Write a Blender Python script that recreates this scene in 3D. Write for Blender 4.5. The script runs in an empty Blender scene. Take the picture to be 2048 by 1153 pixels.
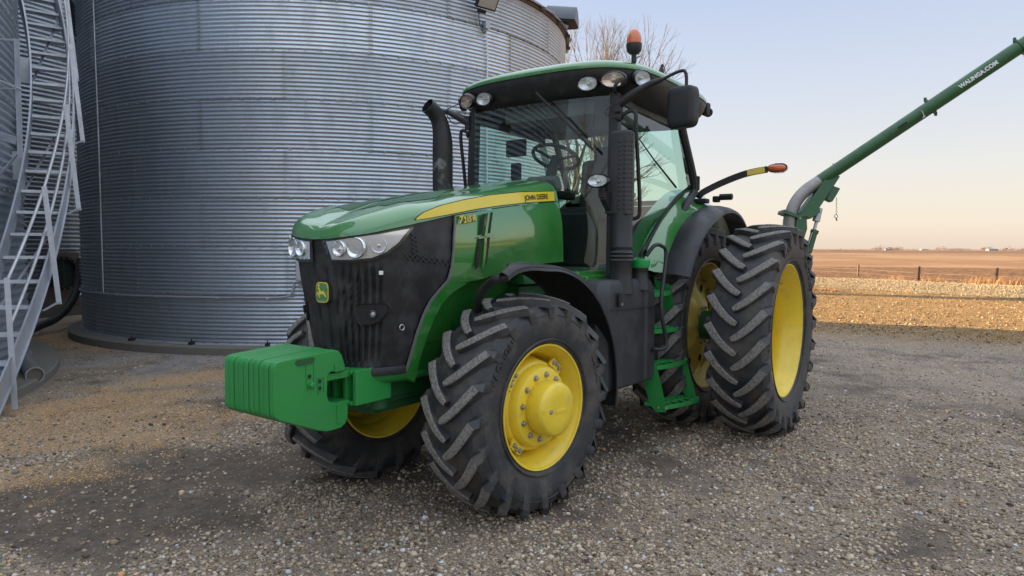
import bpy, bmesh, math, random
import numpy as np
from mathutils import Vector, Matrix

# ---------------------------------------------------------------- camera, world, sun, exposure
SC = bpy.context.scene
CAM = Vector((6.5823, 3.2223, 1.6811))
YAW, PITCH, ROLL = 3.75067, -0.05815, 0.0046
FPX = 1391.63                      # focal length in pixels of a 2048 px wide picture
def cam_axes():
    f = Vector((math.cos(YAW)*math.cos(PITCH), math.sin(YAW)*math.cos(PITCH), math.sin(PITCH)))
    r = Vector((math.sin(YAW), -math.cos(YAW), 0)); u = r.cross(f)
    r2 = r*math.cos(ROLL)+u*math.sin(ROLL); u2 = -r*math.sin(ROLL)+u*math.cos(ROLL)
    return r2, u2, f
CR, CU, CF = cam_axes()
cd = bpy.data.cameras.new('camera'); cam = bpy.data.objects.new('camera', cd)
SC.collection.objects.link(cam); SC.camera = cam
cam.matrix_world = Matrix(((CR.x, CU.x, -CF.x, CAM.x), (CR.y, CU.y, -CF.y, CAM.y), (CR.z, CU.z, -CF.z, CAM.z), (0, 0, 0, 1)))
cd.sensor_width = 36.0; cd.lens = FPX/2048*36; cd.clip_start = .05; cd.clip_end = 9000

SUN_EL = math.radians(9.0)
SUN_V = Vector((.15, -.9887, 0)).normalized()*math.cos(SUN_EL)+Vector((0, 0, math.sin(SUN_EL)))
W = bpy.data.worlds.new('World'); SC.world = W; W.use_nodes = True
wn = W.node_tree; wn.nodes.clear()
sky = wn.nodes.new('ShaderNodeTexSky'); sky.sky_type = 'NISHITA'; sky.sun_disc = False
sky.sun_elevation = SUN_EL; sky.sun_rotation = math.atan2(SUN_V.x, SUN_V.y)
sky.altitude = 200; sky.air_density = 1.0; sky.dust_density = 1.2; sky.ozone_density = 1.0
bg = wn.nodes.new('ShaderNodeBackground'); bg.inputs[1].default_value = 0.15
wo = wn.nodes.new('ShaderNodeOutputWorld')
# clear winter evening: pale haze near the horizon over the Nishita sky
wtc = wn.nodes.new('ShaderNodeTexCoord'); wsp = wn.nodes.new('ShaderNodeSeparateXYZ'); wn.links.new(wtc.outputs['Generated'], wsp.inputs[0])
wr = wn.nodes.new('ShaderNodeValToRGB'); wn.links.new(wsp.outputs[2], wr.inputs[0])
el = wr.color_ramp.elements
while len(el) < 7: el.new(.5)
for e_, (p_, c_) in zip(el, ((0, (.645, .53, .46)), (.03, (.68, .58, .51)), (.10, (.62, .58, .57)), (.20, (.52, .54, .615)), (.33, (.41, .465, .625)), (.50, (.84, .93, 1.08)), (1, (1.15, 1.23, 1.36)))):  # overhead stops, out of view, are brightened to add fill light
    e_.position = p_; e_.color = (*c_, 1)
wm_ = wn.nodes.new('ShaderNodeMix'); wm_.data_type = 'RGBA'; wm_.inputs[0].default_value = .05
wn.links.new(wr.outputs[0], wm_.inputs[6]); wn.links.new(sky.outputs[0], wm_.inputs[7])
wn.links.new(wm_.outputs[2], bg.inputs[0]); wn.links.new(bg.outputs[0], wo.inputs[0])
sl = bpy.data.lights.new('sun', 'SUN'); sl.energy = 3.4; sl.angle = math.radians(.5); sl.color = (1, .72, .42)
so = bpy.data.objects.new('sun', sl); SC.collection.objects.link(so)
so.rotation_mode = 'QUATERNION'; so.rotation_quaternion = SUN_V.to_track_quat('Z', 'Y')
SC.view_settings.view_transform = 'Standard'; SC.view_settings.look = 'None'
SC.view_settings.exposure = 3.0; SC.view_settings.gamma = 1
SC.render.engine = 'CYCLES'

# a measured picture direction met with a known plane: gives a real point in the place
def at(px, py, **k):
    d = CF*FPX+CR*(px-1024)-CU*(py-576.5)
    if 'x' in k: t = (k['x']-CAM.x)/d.x
    elif 'y' in k: t = (k['y']-CAM.y)/d.y
    elif 'z' in k: t = (k['z']-CAM.z)/d.z
    else: t = k['d']/FPX
    return CAM+d*t
def cyl_at(px, py, C, R, far=False):
    d = CF*FPX+CR*(px-1024)-CU*(py-576.5)
    ox, oy = CAM.x-C[0], CAM.y-C[1]
    a = d.x**2+d.y**2; b = 2*(ox*d.x+oy*d.y); c = ox*ox+oy*oy-R*R
    D = max(0, b*b-4*a*c); t = (-b+(math.sqrt(D) if far else -math.sqrt(D)))/2/a
    return CAM+d*t

# ---------------------------------------------------------------- helpers
rnd = random.Random(7)
def V(*a): return Vector(a)
class MB:
    def __init__(s): s.v = []; s.f = []; s.m = []; s.mi = 0
    def add(s, vs, fs, mi=None):
        o = len(s.v); s.v += [tuple(x) for x in vs]
        for f in fs: s.f.append(tuple(i+o for i in f)); s.m.append(s.mi if mi is None else mi)
        return s
    def box(s, c, size, rot=None, mi=None):
        hx, hy, hz = [k/2 for k in size]; c = Vector(c)
        P = [Vector((x*hx, y*hy, z*hz)) for x in (-1, 1) for y in (-1, 1) for z in (-1, 1)]
        if rot is not None: P = [rot @ p for p in P]
        return s.add([p+c for p in P], [(0,1,3,2),(4,6,7,5),(0,4,5,1),(2,3,7,6),(0,2,6,4),(1,5,7,3)], mi)
    def beam(s, a, b, w, h, up=(0, 0, 1), mi=None):
        a, b = Vector(a), Vector(b); d = (b-a); L = d.length; d = d/L
        u = Vector(up); sd = d.cross(u)
        if sd.length < 1e-4: sd = d.cross(Vector((1, 0, 0)))
        sd.normalize(); u = sd.cross(d)
        R = Matrix((d, sd, u)).transposed()
        return s.box((a+b)/2, (L, w, h), R, mi)
    def tube(s, path, r, seg=10, caps=True, mi=None):
        P = [Vector(p) for p in path]; n = len(P)
        rr = r if isinstance(r, (list, tuple)) else [r]*n
        vs = []; prev = None
        for i in range(n):
            d = (P[min(i+1, n-1)]-P[max(i-1, 0)]).normalized()
            if prev is None:
                prev = d.orthogonal().normalized()
            prev = (prev-d*prev.dot(d)).normalized(); b = d.cross(prev)
            for k in range(seg):
                a = 2*math.pi*k/seg; vs.append(P[i]+(prev*math.cos(a)+b*math.sin(a))*rr[i])
        fs = [(i*seg+k, i*seg+(k+1) % seg, (i+1)*seg+(k+1) % seg, (i+1)*seg+k) for i in range(n-1) for k in range(seg)]
        if caps: fs += [tuple(range(seg))[::-1], tuple((n-1)*seg+k for k in range(seg))]
        return s.add(vs, fs, mi)
    def revolve(s, prof, c=(0, 0, 0), axis=(0, 1, 0), seg=64, closed=False, mi=None, a0=0, a1=2*math.pi):
        ax = Vector(axis).normalized(); e1 = Vector((1, 0, 0)) if abs(ax.x) < .9 else Vector((0, 0, 1))
        e1 = (e1-ax*e1.dot(ax)).normalized(); e2 = ax.cross(e1); c = Vector(c)
        full = abs(a1-a0-2*math.pi) < 1e-6; ns = seg if full else seg+1
        vs = [c+ax*t+(e1*math.cos(a0+(a1-a0)*k/seg)+e2*math.sin(a0+(a1-a0)*k/seg))*r for k in range(ns) for t, r in prof]
        n = len(prof); fs = []
        for k in range(seg):
            k2 = (k+1) % ns
            for j in range(n if closed else n-1):
                j2 = (j+1) % n; fs.append((k*n+j, k2*n+j, k2*n+j2, k*n+j2))
        return s.add(vs, fs, mi)
    def prism(s, poly, ext, mi=None):
        P = [Vector(p) for p in poly]; e = Vector(ext); n = len(P)
        fs = [tuple(range(n)), tuple(range(n, 2*n))[::-1]]+[(i, i+n, (i+1) % n+n, (i+1) % n) for i in range(n)]
        return s.add(P+[p+e for p in P], fs, mi)
    def grid(s, rows, closed_u=False, mi=None):
        nr, nc = len(rows), len(rows[0])
        vs = [p for r in rows for p in r]
        fs = [(i*nc+j, i*nc+(j+1) % nc, (i+1)*nc+(j+1) % nc, (i+1)*nc+j) for i in range(nr-1) for j in range(nc if closed_u else nc-1)]
        return s.add(vs, fs, mi)
    def build(s, name, mats, parent=None, bevel=0, smooth=40, segs=2, solid=0, weld=True, loc=None):
        me = bpy.data.meshes.new(name); me.from_pydata(s.v, [], s.f)
        mats = mats if isinstance(mats, (list, tuple)) else [mats]
        for m in mats: me.materials.append(m)
        if len(mats) > 1: me.polygons.foreach_set('material_index', s.m)
        bm = bmesh.new(); bm.from_mesh(me)
        if weld: bmesh.ops.remove_doubles(bm, verts=bm.verts, dist=1e-5)
        bmesh.ops.recalc_face_normals(bm, faces=bm.faces)
        if solid:
            bmesh.ops.solidify(bm, geom=bm.faces[:], thickness=solid)
            bmesh.ops.recalc_face_normals(bm, faces=bm.faces)
        if bevel:
            es = [e for e in bm.edges if len(e.link_faces) == 2 and e.calc_face_angle(0) > .5]
            bmesh.ops.bevel(bm, geom=es, offset=bevel, segments=segs, profile=.5, affect='EDGES', clamp_overlap=True)
        bm.to_mesh(me); bm.free()
        me.polygons.foreach_set('use_smooth', [True]*len(me.polygons))
        me.set_sharp_from_angle(angle=math.radians(smooth))
        o = bpy.data.objects.new(name, me); SC.collection.objects.link(o)
        if bevel:
            wm = o.modifiers.new('weighted', 'WEIGHTED_NORMAL'); wm.keep_sharp = True; wm.weight = 90
        if parent is not None: o.parent = parent
        if loc is not None: o.location = loc
        return o
def empty(name, loc=(0, 0, 0)):
    o = bpy.data.objects.new(name, None); SC.collection.objects.link(o); o.location = loc; o.empty_display_size = .2
    return o
def tag(o, label=None, cat=None, group=None, kind=None):
    for k, v in (('label', label), ('category', cat), ('group', group), ('kind', kind)):
        if v: o[k] = v
    return o
def kids(o): return [c for c in SC.collection.objects if c.parent == o]
def copy_tree(o, parent=None):
    c = o.copy(); SC.collection.objects.link(c)
    if parent is not None: c.parent = parent
    for k in kids(o): copy_tree(k, c)
    return c
def arc(c, r, a0, a1, n, plane='xz'):
    out = []
    for i in range(n+1):
        a = a0+(a1-a0)*i/n
        if plane == 'xz': out.append(V(c[0]+r*math.cos(a), c[1], c[2]+r*math.sin(a)))
        elif plane == 'xy': out.append(V(c[0]+r*math.cos(a), c[1]+r*math.sin(a), c[2]))
        else: out.append(V(c[0], c[1]+r*math.cos(a), c[2]+r*math.sin(a)))
    return out
def smooth_path(P, n=6):
    P = [Vector(p) for p in P]; out = []
    for i in range(len(P)-1):
        p0, p1, p2, p3 = P[max(i-1, 0)], P[i], P[i+1], P[min(i+2, len(P)-1)]
        for k in range(n):
            t = k/n
            out.append(.5*((2*p1)+(p2-p0)*t+(2*p0-5*p1+4*p2-p3)*t*t+(3*p1-p0-3*p2+p3)*t**3))
    out.append(P[-1]); return out
def resamp(P, n):
    P = [Vector(p) for p in P]; L = [0]
    for i in range(len(P)-1): L.append(L[-1]+(P[i+1]-P[i]).length)
    out = []; j = 0
    for i in range(n):
        t = L[-1]*i/(n-1)
        while j < len(P)-2 and L[j+1] < t: j += 1
        out.append(P[j].lerp(P[j+1], min(1, (t-L[j])/max(1e-9, L[j+1]-L[j]))))
    return out

# ---------------------------------------------------------------- materials
def nt(name):
    m = bpy.data.materials.new(name); m.use_nodes = True
    return m, m.node_tree, m.node_tree.nodes['Principled BSDF']
def mat(name, col, rough=.5, metal=0, coat=0, dirt=0, dcol=(.22, .19, .15), dscale=6, bump=0, bscale=60, var=.08, drough=.8, dlow=.45, dhigh=.75, spec=.5):
    m, t, b = nt(name); N, L = t.nodes, t.links
    b.inputs['Metallic'].default_value = metal; b.inputs['Coat Weight'].default_value = coat
    b.inputs['Coat Roughness'].default_value = .05; b.inputs['Coat IOR'].default_value = 1.9; b.inputs['Specular IOR Level'].default_value = spec
    tc = N.new('ShaderNodeTexCoord')
    n1 = N.new('ShaderNodeTexNoise'); n1.inputs['Scale'].default_value = 3; n1.inputs['Detail'].default_value = 6
    L.new(tc.outputs['Object'], n1.inputs['Vector'])
    mr = N.new('ShaderNodeMapRange'); mr.inputs['To Min'].default_value = 1-var; mr.inputs['To Max'].default_value = 1+var
    mr.inputs['From Min'].default_value = .3; mr.inputs['From Max'].default_value = .7
    L.new(n1.outputs['Fac'], mr.inputs['Value'])
    hs = N.new('ShaderNodeHueSaturation'); hs.inputs['Color'].default_value = (*col, 1); L.new(mr.outputs[0], hs.inputs['Value'])
    src = hs.outputs[0]
    n2 = N.new('ShaderNodeTexNoise'); n2.inputs['Scale'].default_value = dscale; n2.inputs['Detail'].default_value = 9; n2.inputs['Roughness'].default_value = .65
    L.new(tc.outputs['Object'], n2.inputs['Vector'])
    m2 = N.new('ShaderNodeMapRange'); m2.inputs['From Min'].default_value = dlow; m2.inputs['From Max'].default_value = dhigh
    m2.inputs['To Max'].default_value = dirt; L.new(n2.outputs['Fac'], m2.inputs['Value'])
    if dirt:
        mx = N.new('ShaderNodeMix'); mx.data_type = 'RGBA'; L.new(m2.outputs[0], mx.inputs[0]); L.new(src, mx.inputs[6]); mx.inputs[7].default_value = (*dcol, 1)
        src = mx.outputs[2]
    L.new(src, b.inputs['Base Color'])
    r = N.new('ShaderNodeMapRange'); r.inputs['To Min'].default_value = rough; r.inputs['To Max'].default_value = rough+(drough-rough)*(1 if dirt else .12)
    r.inputs['From Max'].default_value = max(dirt, .0001) if dirt else 1
    L.new(m2.outputs[0] if dirt else n2.outputs['Fac'], r.inputs['Value']); L.new(r.outputs[0], b.inputs['Roughness'])
    if bump:
        n3 = N.new('ShaderNodeTexNoise'); n3.inputs['Scale'].default_value = bscale; n3.inputs['Detail'].default_value = 4
        L.new(tc.outputs['Object'], n3.inputs['Vector'])
        bp = N.new('ShaderNodeBump'); bp.inputs['Strength'].default_value = bump; bp.inputs['Distance'].default_value = .01
        L.new(n3.outputs['Fac'], bp.inputs['Height']); L.new(bp.outputs[0], b.inputs['Normal'])
    return m
GREEN = (.012, .155, .035)
M = {}
M['green'] = mat('green_paint', (.017, .205, .026), .24, coat=1, dirt=.38, dcol=(.12, .25, .09), dscale=3, dlow=.35, dhigh=.8, drough=.5, var=.04)
M['green_cast'] = mat('green_cast_paint', (.024, .27, .055), .42, coat=.1, dirt=.3, dcol=(.06, .2, .08), dscale=7, bump=.08, bscale=40, drough=.6)
M['green_step'] = mat('green_step_paint', (.018, .24, .05), .38, dirt=.35, dcol=(.08, .18, .08), dscale=14, drough=.6)
M['green_dark'] = mat('green_chassis_paint', (.010, .10, .028), .4, dirt=.5, dcol=(.06, .08, .04), dscale=5)
M['boom'] = mat('boom_green_paint', (.008, .092, .022), .35, coat=.2, dirt=.25, dcol=(.05, .09, .05), dscale=5)
M['yellow'] = mat('yellow_paint', (.82, .61, .04), .36, coat=.15, dirt=.5, dcol=(.46, .36, .12), dscale=9, dlow=.5, dhigh=.8, drough=.6, var=.05)
M['yellow_cast'] = mat('yellow_cast_paint', (.66, .53, .11), .42, dirt=.6, dcol=(.26, .22, .08), dscale=5, drough=.6)
M['hood_matte'] = mat('antiglare_green', (.012, .085, .032), .55, dirt=.3, dcol=(.07, .11, .07), dscale=5)
M['stripe'] = mat('yellow_decal', (.80, .62, .03), .3, coat=.4, var=.02)
M['black'] = mat('black_plastic', (.018, .019, .022), .42, dirt=.35, dcol=(.06, .058, .055), dscale=6, bump=.04, bscale=300)
M['black_matte'] = mat('matte_black', (.012, .012, .013), .6, dirt=.25, dcol=(.05, .048, .045))
M['black_gloss'] = mat('gloss_black', (.010, .010, .012), .25, coat=.3)
M['grey_plastic'] = mat('charcoal_panel', (.030, .032, .037), .45, dirt=.3, dcol=(.09, .09, .09), dscale=5, bump=.05, bscale=250)
M['fascia'] = mat('fascia_black', (.016, .016, .018), .5, dirt=.6, dcol=(.075, .072, .068), dscale=9, dlow=.5, dhigh=.72)
M['rubber'] = mat('tyre_rubber', (.030, .033, .038), .55, dirt=.8, dcol=(.125, .108, .090), dscale=6, bump=.25, bscale=35, dlow=.45, dhigh=.7, drough=.85)
M['lug_face'] = mat('worn_lug_rubber', (.06, .06, .06), .85, dirt=.9, dcol=(.27, .255, .235), dscale=60, bump=.9, bscale=110, dlow=.30, dhigh=.56, drough=.95)
M['pipe_steel'] = mat('bent_steel_tube', (.48, .49, .52), .38, metal=.55, dirt=.3, dcol=(.30, .28, .25), dscale=5)
M['steel'] = mat('zinc_bolt', (.42, .42, .40), .38, metal=.8, dirt=.4, dcol=(.16, .13, .10))
M['chrome'] = mat('chrome', (.85, .86, .88), .07, metal=1, var=.02)
M['galv'] = mat('galvanised_steel', (.44, .47, .52), .45, metal=.55, dirt=.4, dcol=(.35, .36, .38), dscale=14, drough=.55, var=.12)
M['galv_light'] = mat('bright_galvanised_steel', (.60, .635, .69), .45, metal=.35, dirt=.35, dcol=(.38, .39, .41), dscale=14, var=.1)
M['concrete'] = mat('foundation_concrete', (.19, .175, .15), .85, dirt=.7, dcol=(.09, .085, .075), dscale=3, bump=.4, bscale=25, var=.15)
M['wood'] = mat('weathered_post_wood', (.10, .065, .04), .8, dirt=.4, dcol=(.07, .05, .04), dscale=14, bump=.5, bscale=30)
M['bark'] = mat('tree_bark', (.060, .045, .038), .85, dirt=.3, dcol=(.07, .055, .05))
M['amber'] = mat('amber_lens', (.60, .115, .004), .18, coat=.6, var=.1)
M['white_label'] = mat('white_lettering', (.75, .76, .76), .5)
M['letter_yellow'] = mat('yellow_lettering', (.80, .60, .05), .4)
M['letter_black'] = mat('dark_lettering', (.015, .02, .015), .4)
M['seat'] = mat('seat_fabric', (.05, .05, .05), .8)
M['hose'] = mat('black_rubber_hose', (.02, .025, .028), .5, dirt=.3)
M['sticker'] = mat('reflective_sticker', (.75, .60, .10), .3)
M['glove'] = mat('interior_grey', (.12, .12, .115), .7)
def glass(name, tint, rough=.0, refl=1.0, ior=1.75):
    m, t, b = nt(name); N, L = t.nodes, t.links; N.remove(b)
    tr = N.new('ShaderNodeBsdfTransparent'); tr.inputs[0].default_value = (*tint, 1)
    gl = N.new('ShaderNodeBsdfGlossy'); gl.inputs['Roughness'].default_value = rough; gl.inputs[0].default_value = (.92*refl, .97*refl, 1*refl, 1)
    fr = N.new('ShaderNodeFresnel'); ge = N.new('ShaderNodeNewGeometry'); mi = N.new('ShaderNodeMapRange'); mi.inputs['To Min'].default_value = ior; mi.inputs['To Max'].default_value = 1/ior
    L.new(ge.outputs['Backfacing'], mi.inputs['Value']); L.new(mi.outputs[0], fr.inputs['IOR'])   # a single sheet reflects alike from both sides
    mx = N.new('ShaderNodeMixShader'); L.new(fr.outputs[0], mx.inputs[0]); L.new(tr.outputs[0], mx.inputs[1]); L.new(gl.outputs[0], mx.inputs[2])
    L.new(mx.outputs[0], N['Material Output'].inputs['Surface']); return m
M['glass'] = glass('tinted_cab_glass', (.76, .93, .87))
M['lens'] = glass('clear_lens', (.93, .95, .96))

# ---------------------------------------------------------------- setting: ground, road, fields
def sstep(a, b, x): t = np.clip((x-a)/(b-a), 0, 1); return t*t*(3-2*t)
def gz(x, y):
    x = np.asarray(x, float); y = np.asarray(y, float)
    z = -.033*sstep(.3, 2.6, x)
    z = z+.010*np.sin(x*1.7+y*.6)*np.sin(y*1.3-x*.4)*sstep(1.2, 2.5, np.hypot(x-1.4, y)/1.4)*(1-sstep(20, 40, np.hypot(x, y)))
    z = z-.42*sstep(-33.5, -37.5, x+.0*y)
    far = sstep(60, 220, np.hypot(x, y)); d = np.hypot(x, y)
    z = z-far*1.6*(.5+.5*np.sin(x*.006+y*.004+.6))+.0009*np.maximum(0, d-500)*(.6+.4*np.sin(y*.0022+1.1))*far*.9
    return z
def grade(*segs):
    out = []
    for a, b, n in segs: out += list(np.linspace(a, b, n, endpoint=False))
    out.append(segs[-1][1]); return np.array(out)
gx = grade((-5200, -1200, 10), (-1200, -300, 24), (-300, -60, 48), (-60, -12, 70), (-12, -2, 70), (-2, 7, 150), (7, 9, 10), (9, 40, 24))
gy = grade((-4000, -800, 10), (-800, -150, 20), (-150, -20, 40), (-20, -11, 50), (-11, 5, 250), (5, 9, 20), (9, 60, 40), (60, 800, 30), (800, 4000, 10))
GX, GY = np.meshgrid(gx, gy, indexing='ij'); GZ = gz(GX, GY)
def fbm(x, y, sc, seed=0, octv=5, ax=1.0):
    rg = np.random.default_rng(seed); T_ = rg.uniform(0, 1, (64, 64)); out = 0; amp = 1; tot = 0; x = np.asarray(x)*sc*ax; y = np.asarray(y)*sc
    for o in range(octv):
        xi, yi = np.floor(x).astype(int), np.floor(y).astype(int); fx, fy = x-xi, y-yi; fx = fx*fx*(3-2*fx); fy = fy*fy*(3-2*fy)
        g_ = lambda i, j: T_[(xi+i) % 64, (yi+j) % 64]
        out = out+amp*((g_(0, 0)*(1-fx)+g_(1, 0)*fx)*(1-fy)+(g_(0, 1)*(1-fx)+g_(1, 1)*fx)*fy); tot += amp; amp *= .55; x = x*2.03+17.3; y = y*2.03+5.1
    return out/tot
def npblob(x, y, cx, cy, rx, ry, rot=0):
    dx, dy = x-cx, y-cy; c, s_ = math.cos(rot), math.sin(rot); u, v = (dx*c+dy*s_)/rx, (-dx*s_+dy*c)/ry
    return np.exp(-(u*u+v*v))
def soil_mask(x, y):
    m = fbm(x, y, 1.1, 3)*.52+fbm(x, y, 3.7, 33)*.40+.34*npblob(x, y, 3.75, -1.75, 1.5, .55, -.55)+.22*npblob(x, y, 4.4, -1.0, .9, .5, -.5)+.20*npblob(x, y, 1.2, .7, 1.2, .5)+.17*npblob(x, y, 1.3, 2.78, 1.6, .10, .05)+.10*npblob(x, y, -2.2, 3.2, 1.2, 2.2)+.18*npblob(x, y, 2.2, -3.4, 1.3, .5, -.3)
    return sstep(.47, .68, m)
def corn_mask(x, y):
    bl = np.maximum.reduce([npblob(x, y, 3.5, -3.7, 1.5, .95, -.6), npblob(x, y, 3.0, -4.8, 1.1, .6, -.5), .9*npblob(x, y, 1.3, -5.1, 1.7, .38, -.35), .9*npblob(x, y, .7, -9.8, .8, 2.4), .62*npblob(x, y, 4.4, -2.7, .9, .8), .75*npblob(x, y, 2.3, -2.9, .9, .35, -.3)])
    return sstep(.48, .74, bl*.72+fbm(x, y, 2.6, 8)*.60)
def sheet(name, X, Y, Z, m):
    nx, ny = X.shape; me = bpy.data.meshes.new(name)
    co = np.stack([X, Y, Z], -1).reshape(-1, 3)
    i = np.arange(nx*ny).reshape(nx, ny)
    q = np.stack([i[:-1, :-1], i[1:, :-1], i[1:, 1:], i[:-1, 1:]], -1).reshape(-1, 4)
    me.from_pydata(co.tolist(), [], q.tolist()); me.materials.append(m)
    me.polygons.foreach_set('use_smooth', [True]*len(me.polygons))
    if name == 'ground':
        xf, yf = co[:, 0], co[:, 1]; dst = npblob(xf, yf, 1.3, -6.9, 2.2, 1.1, -.3)*sstep(.35, .6, fbm(xf, yf, 1.3, 5))
        ca = me.color_attributes.new('cover', 'FLOAT_COLOR', 'POINT'); near_ = (np.hypot(xf, yf) < 30)
        ca.data.foreach_set('color', np.stack([soil_mask(xf, yf)*near_, corn_mask(xf, yf)*near_, dst, np.ones_like(xf)], 1).ravel().astype(np.float32))
    o = bpy.data.objects.new(name, me); SC.collection.objects.link(o); return o
class NB:      # small node-building helper
    def __init__(s, name): s.m, s.t, s.b = nt(name); s.N, s.L = s.t.nodes, s.t.links
    def n(s, ty, **k):
        x = s.N.new(ty)
        for a, v in k.items():
            if a.startswith('i_'):
                key = a[2:]; key = int(key) if key.isdigit() else key.replace('_', ' ')
                if isinstance(v, bpy.types.NodeSocket): s.L.new(v, x.inputs[key])
                else: x.inputs[key].default_value = v
            else: setattr(x, a, v)
        return x
    def math(s, op, a, b=0., clamp=False):
        x = s.N.new('ShaderNodeMath'); x.operation = op; x.use_clamp = clamp
        for i, v in enumerate((a, b)):
            if isinstance(v, bpy.types.NodeSocket): s.L.new(v, x.inputs[i])
            else: x.inputs[i].default_value = v
        return x.outputs[0]
    def rng(s, v, a, b, c=0., d=1., smooth=True):
        x = s.N.new('ShaderNodeMapRange'); x.interpolation_type = 'SMOOTHSTEP' if smooth else 'LINEAR'
        s.L.new(v, x.inputs['Value'])
        for k, w in (('From Min', a), ('From Max', b), ('To Min', c), ('To Max', d)): x.inputs[k].default_value = w
        return x.outputs[0]
    def mix(s, f, a, b, blend='MIX'):
        x = s.N.new('ShaderNodeMix'); x.data_type = 'RGBA'; x.blend_type = blend
        for i, v in ((0, f), (6, a), (7, b)):
            if isinstance(v, bpy.types.NodeSocket): s.L.new(v, x.inputs[i])
            elif i == 0: x.inputs[0].default_value = v
            else: x.inputs[i].default_value = (*v, 1) if len(v) == 3 else v
        return x.outputs[2]
    def ramp(s, v, stops, interp='CONSTANT'):
        x = s.N.new('ShaderNodeValToRGB'); x.color_ramp.interpolation = interp; s.L.new(v, x.inputs[0])
        e = x.color_ramp.elements
        while len(e) < len(stops): e.new(.5)
        for el, (p, c) in zip(e, stops): el.position = p; el.color = (*c, 1)
        return x.outputs[0]
def noise(g, vec, scale, detail=6, rough=.55): return g.n('ShaderNodeTexNoise', i_Vector=vec, i_Scale=scale, i_Detail=float(detail), i_Roughness=rough).outputs['Fac']
STONE = [(0, (.07, .058, .048)), (.16, (.19, .15, .115)), (.34, (.27, .225, .175)), (.54, (.36, .315, .25)), (.68, (.16, .145, .135)), (.80, (.46, .42, .36)), (.90, (.42, .46, .52)), (.96, (.40, .25, .12))]
def gravel_colour(g, pos, s1, s2, dirt, dmix=(.38, .62)):
    v1 = g.n('ShaderNodeTexVoronoi', i_Vector=pos, i_Scale=s1); v2 = g.n('ShaderNodeTexVoronoi', i_Vector=pos, i_Scale=s2)
    def cell(v): 
        sp = g.n('ShaderNodeSeparateColor', i_Color=v.outputs['Color']); return sp.outputs[0], sp.outputs[1]
    r1, k1 = cell(v1); r2, k2 = cell(v2)
    c1 = g.ramp(r1, STONE); c2 = g.ramp(r2, STONE)
    edge2 = g.rng(v2.outputs['Distance'], .25, .6, 1, .35); edge1 = g.rng(v1.outputs['Distance'], .2, .5, 1, 0)
    c2 = g.mix(edge2, dirt, c2)
    has1 = g.math('MULTIPLY', edge1, g.math('GREATER_THAN', k1, .62))
    col = g.mix(1., g.mix(has1, c2, c1), (1.36, 1.28, 1.18), 'MULTIPLY')
    nz = g.rng(noise(g, pos, 1.3, 8, .6), dmix[0], dmix[1])
    col = g.mix(g.math('MULTIPLY', nz, .6), col, dirt)
    h = g.math('ADD', g.math('MULTIPLY', g.math('SUBTRACT', 1, v1.outputs['Distance']), .6), g.math('SUBTRACT', 1, v2.outputs['Distance']))
    return col, h
def blob(g, X, Y, cx, cy, rx, ry):
    dx = g.math('DIVIDE', g.math('SUBTRACT', X, cx), rx); dy = g.math('DIVIDE', g.math('SUBTRACT', Y, cy), ry)
    return g.rng(g.math('ADD', g.math('MULTIPLY', dx, dx), g.math('MULTIPLY', dy, dy)), .2, 1.3, 1, 0)
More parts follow.
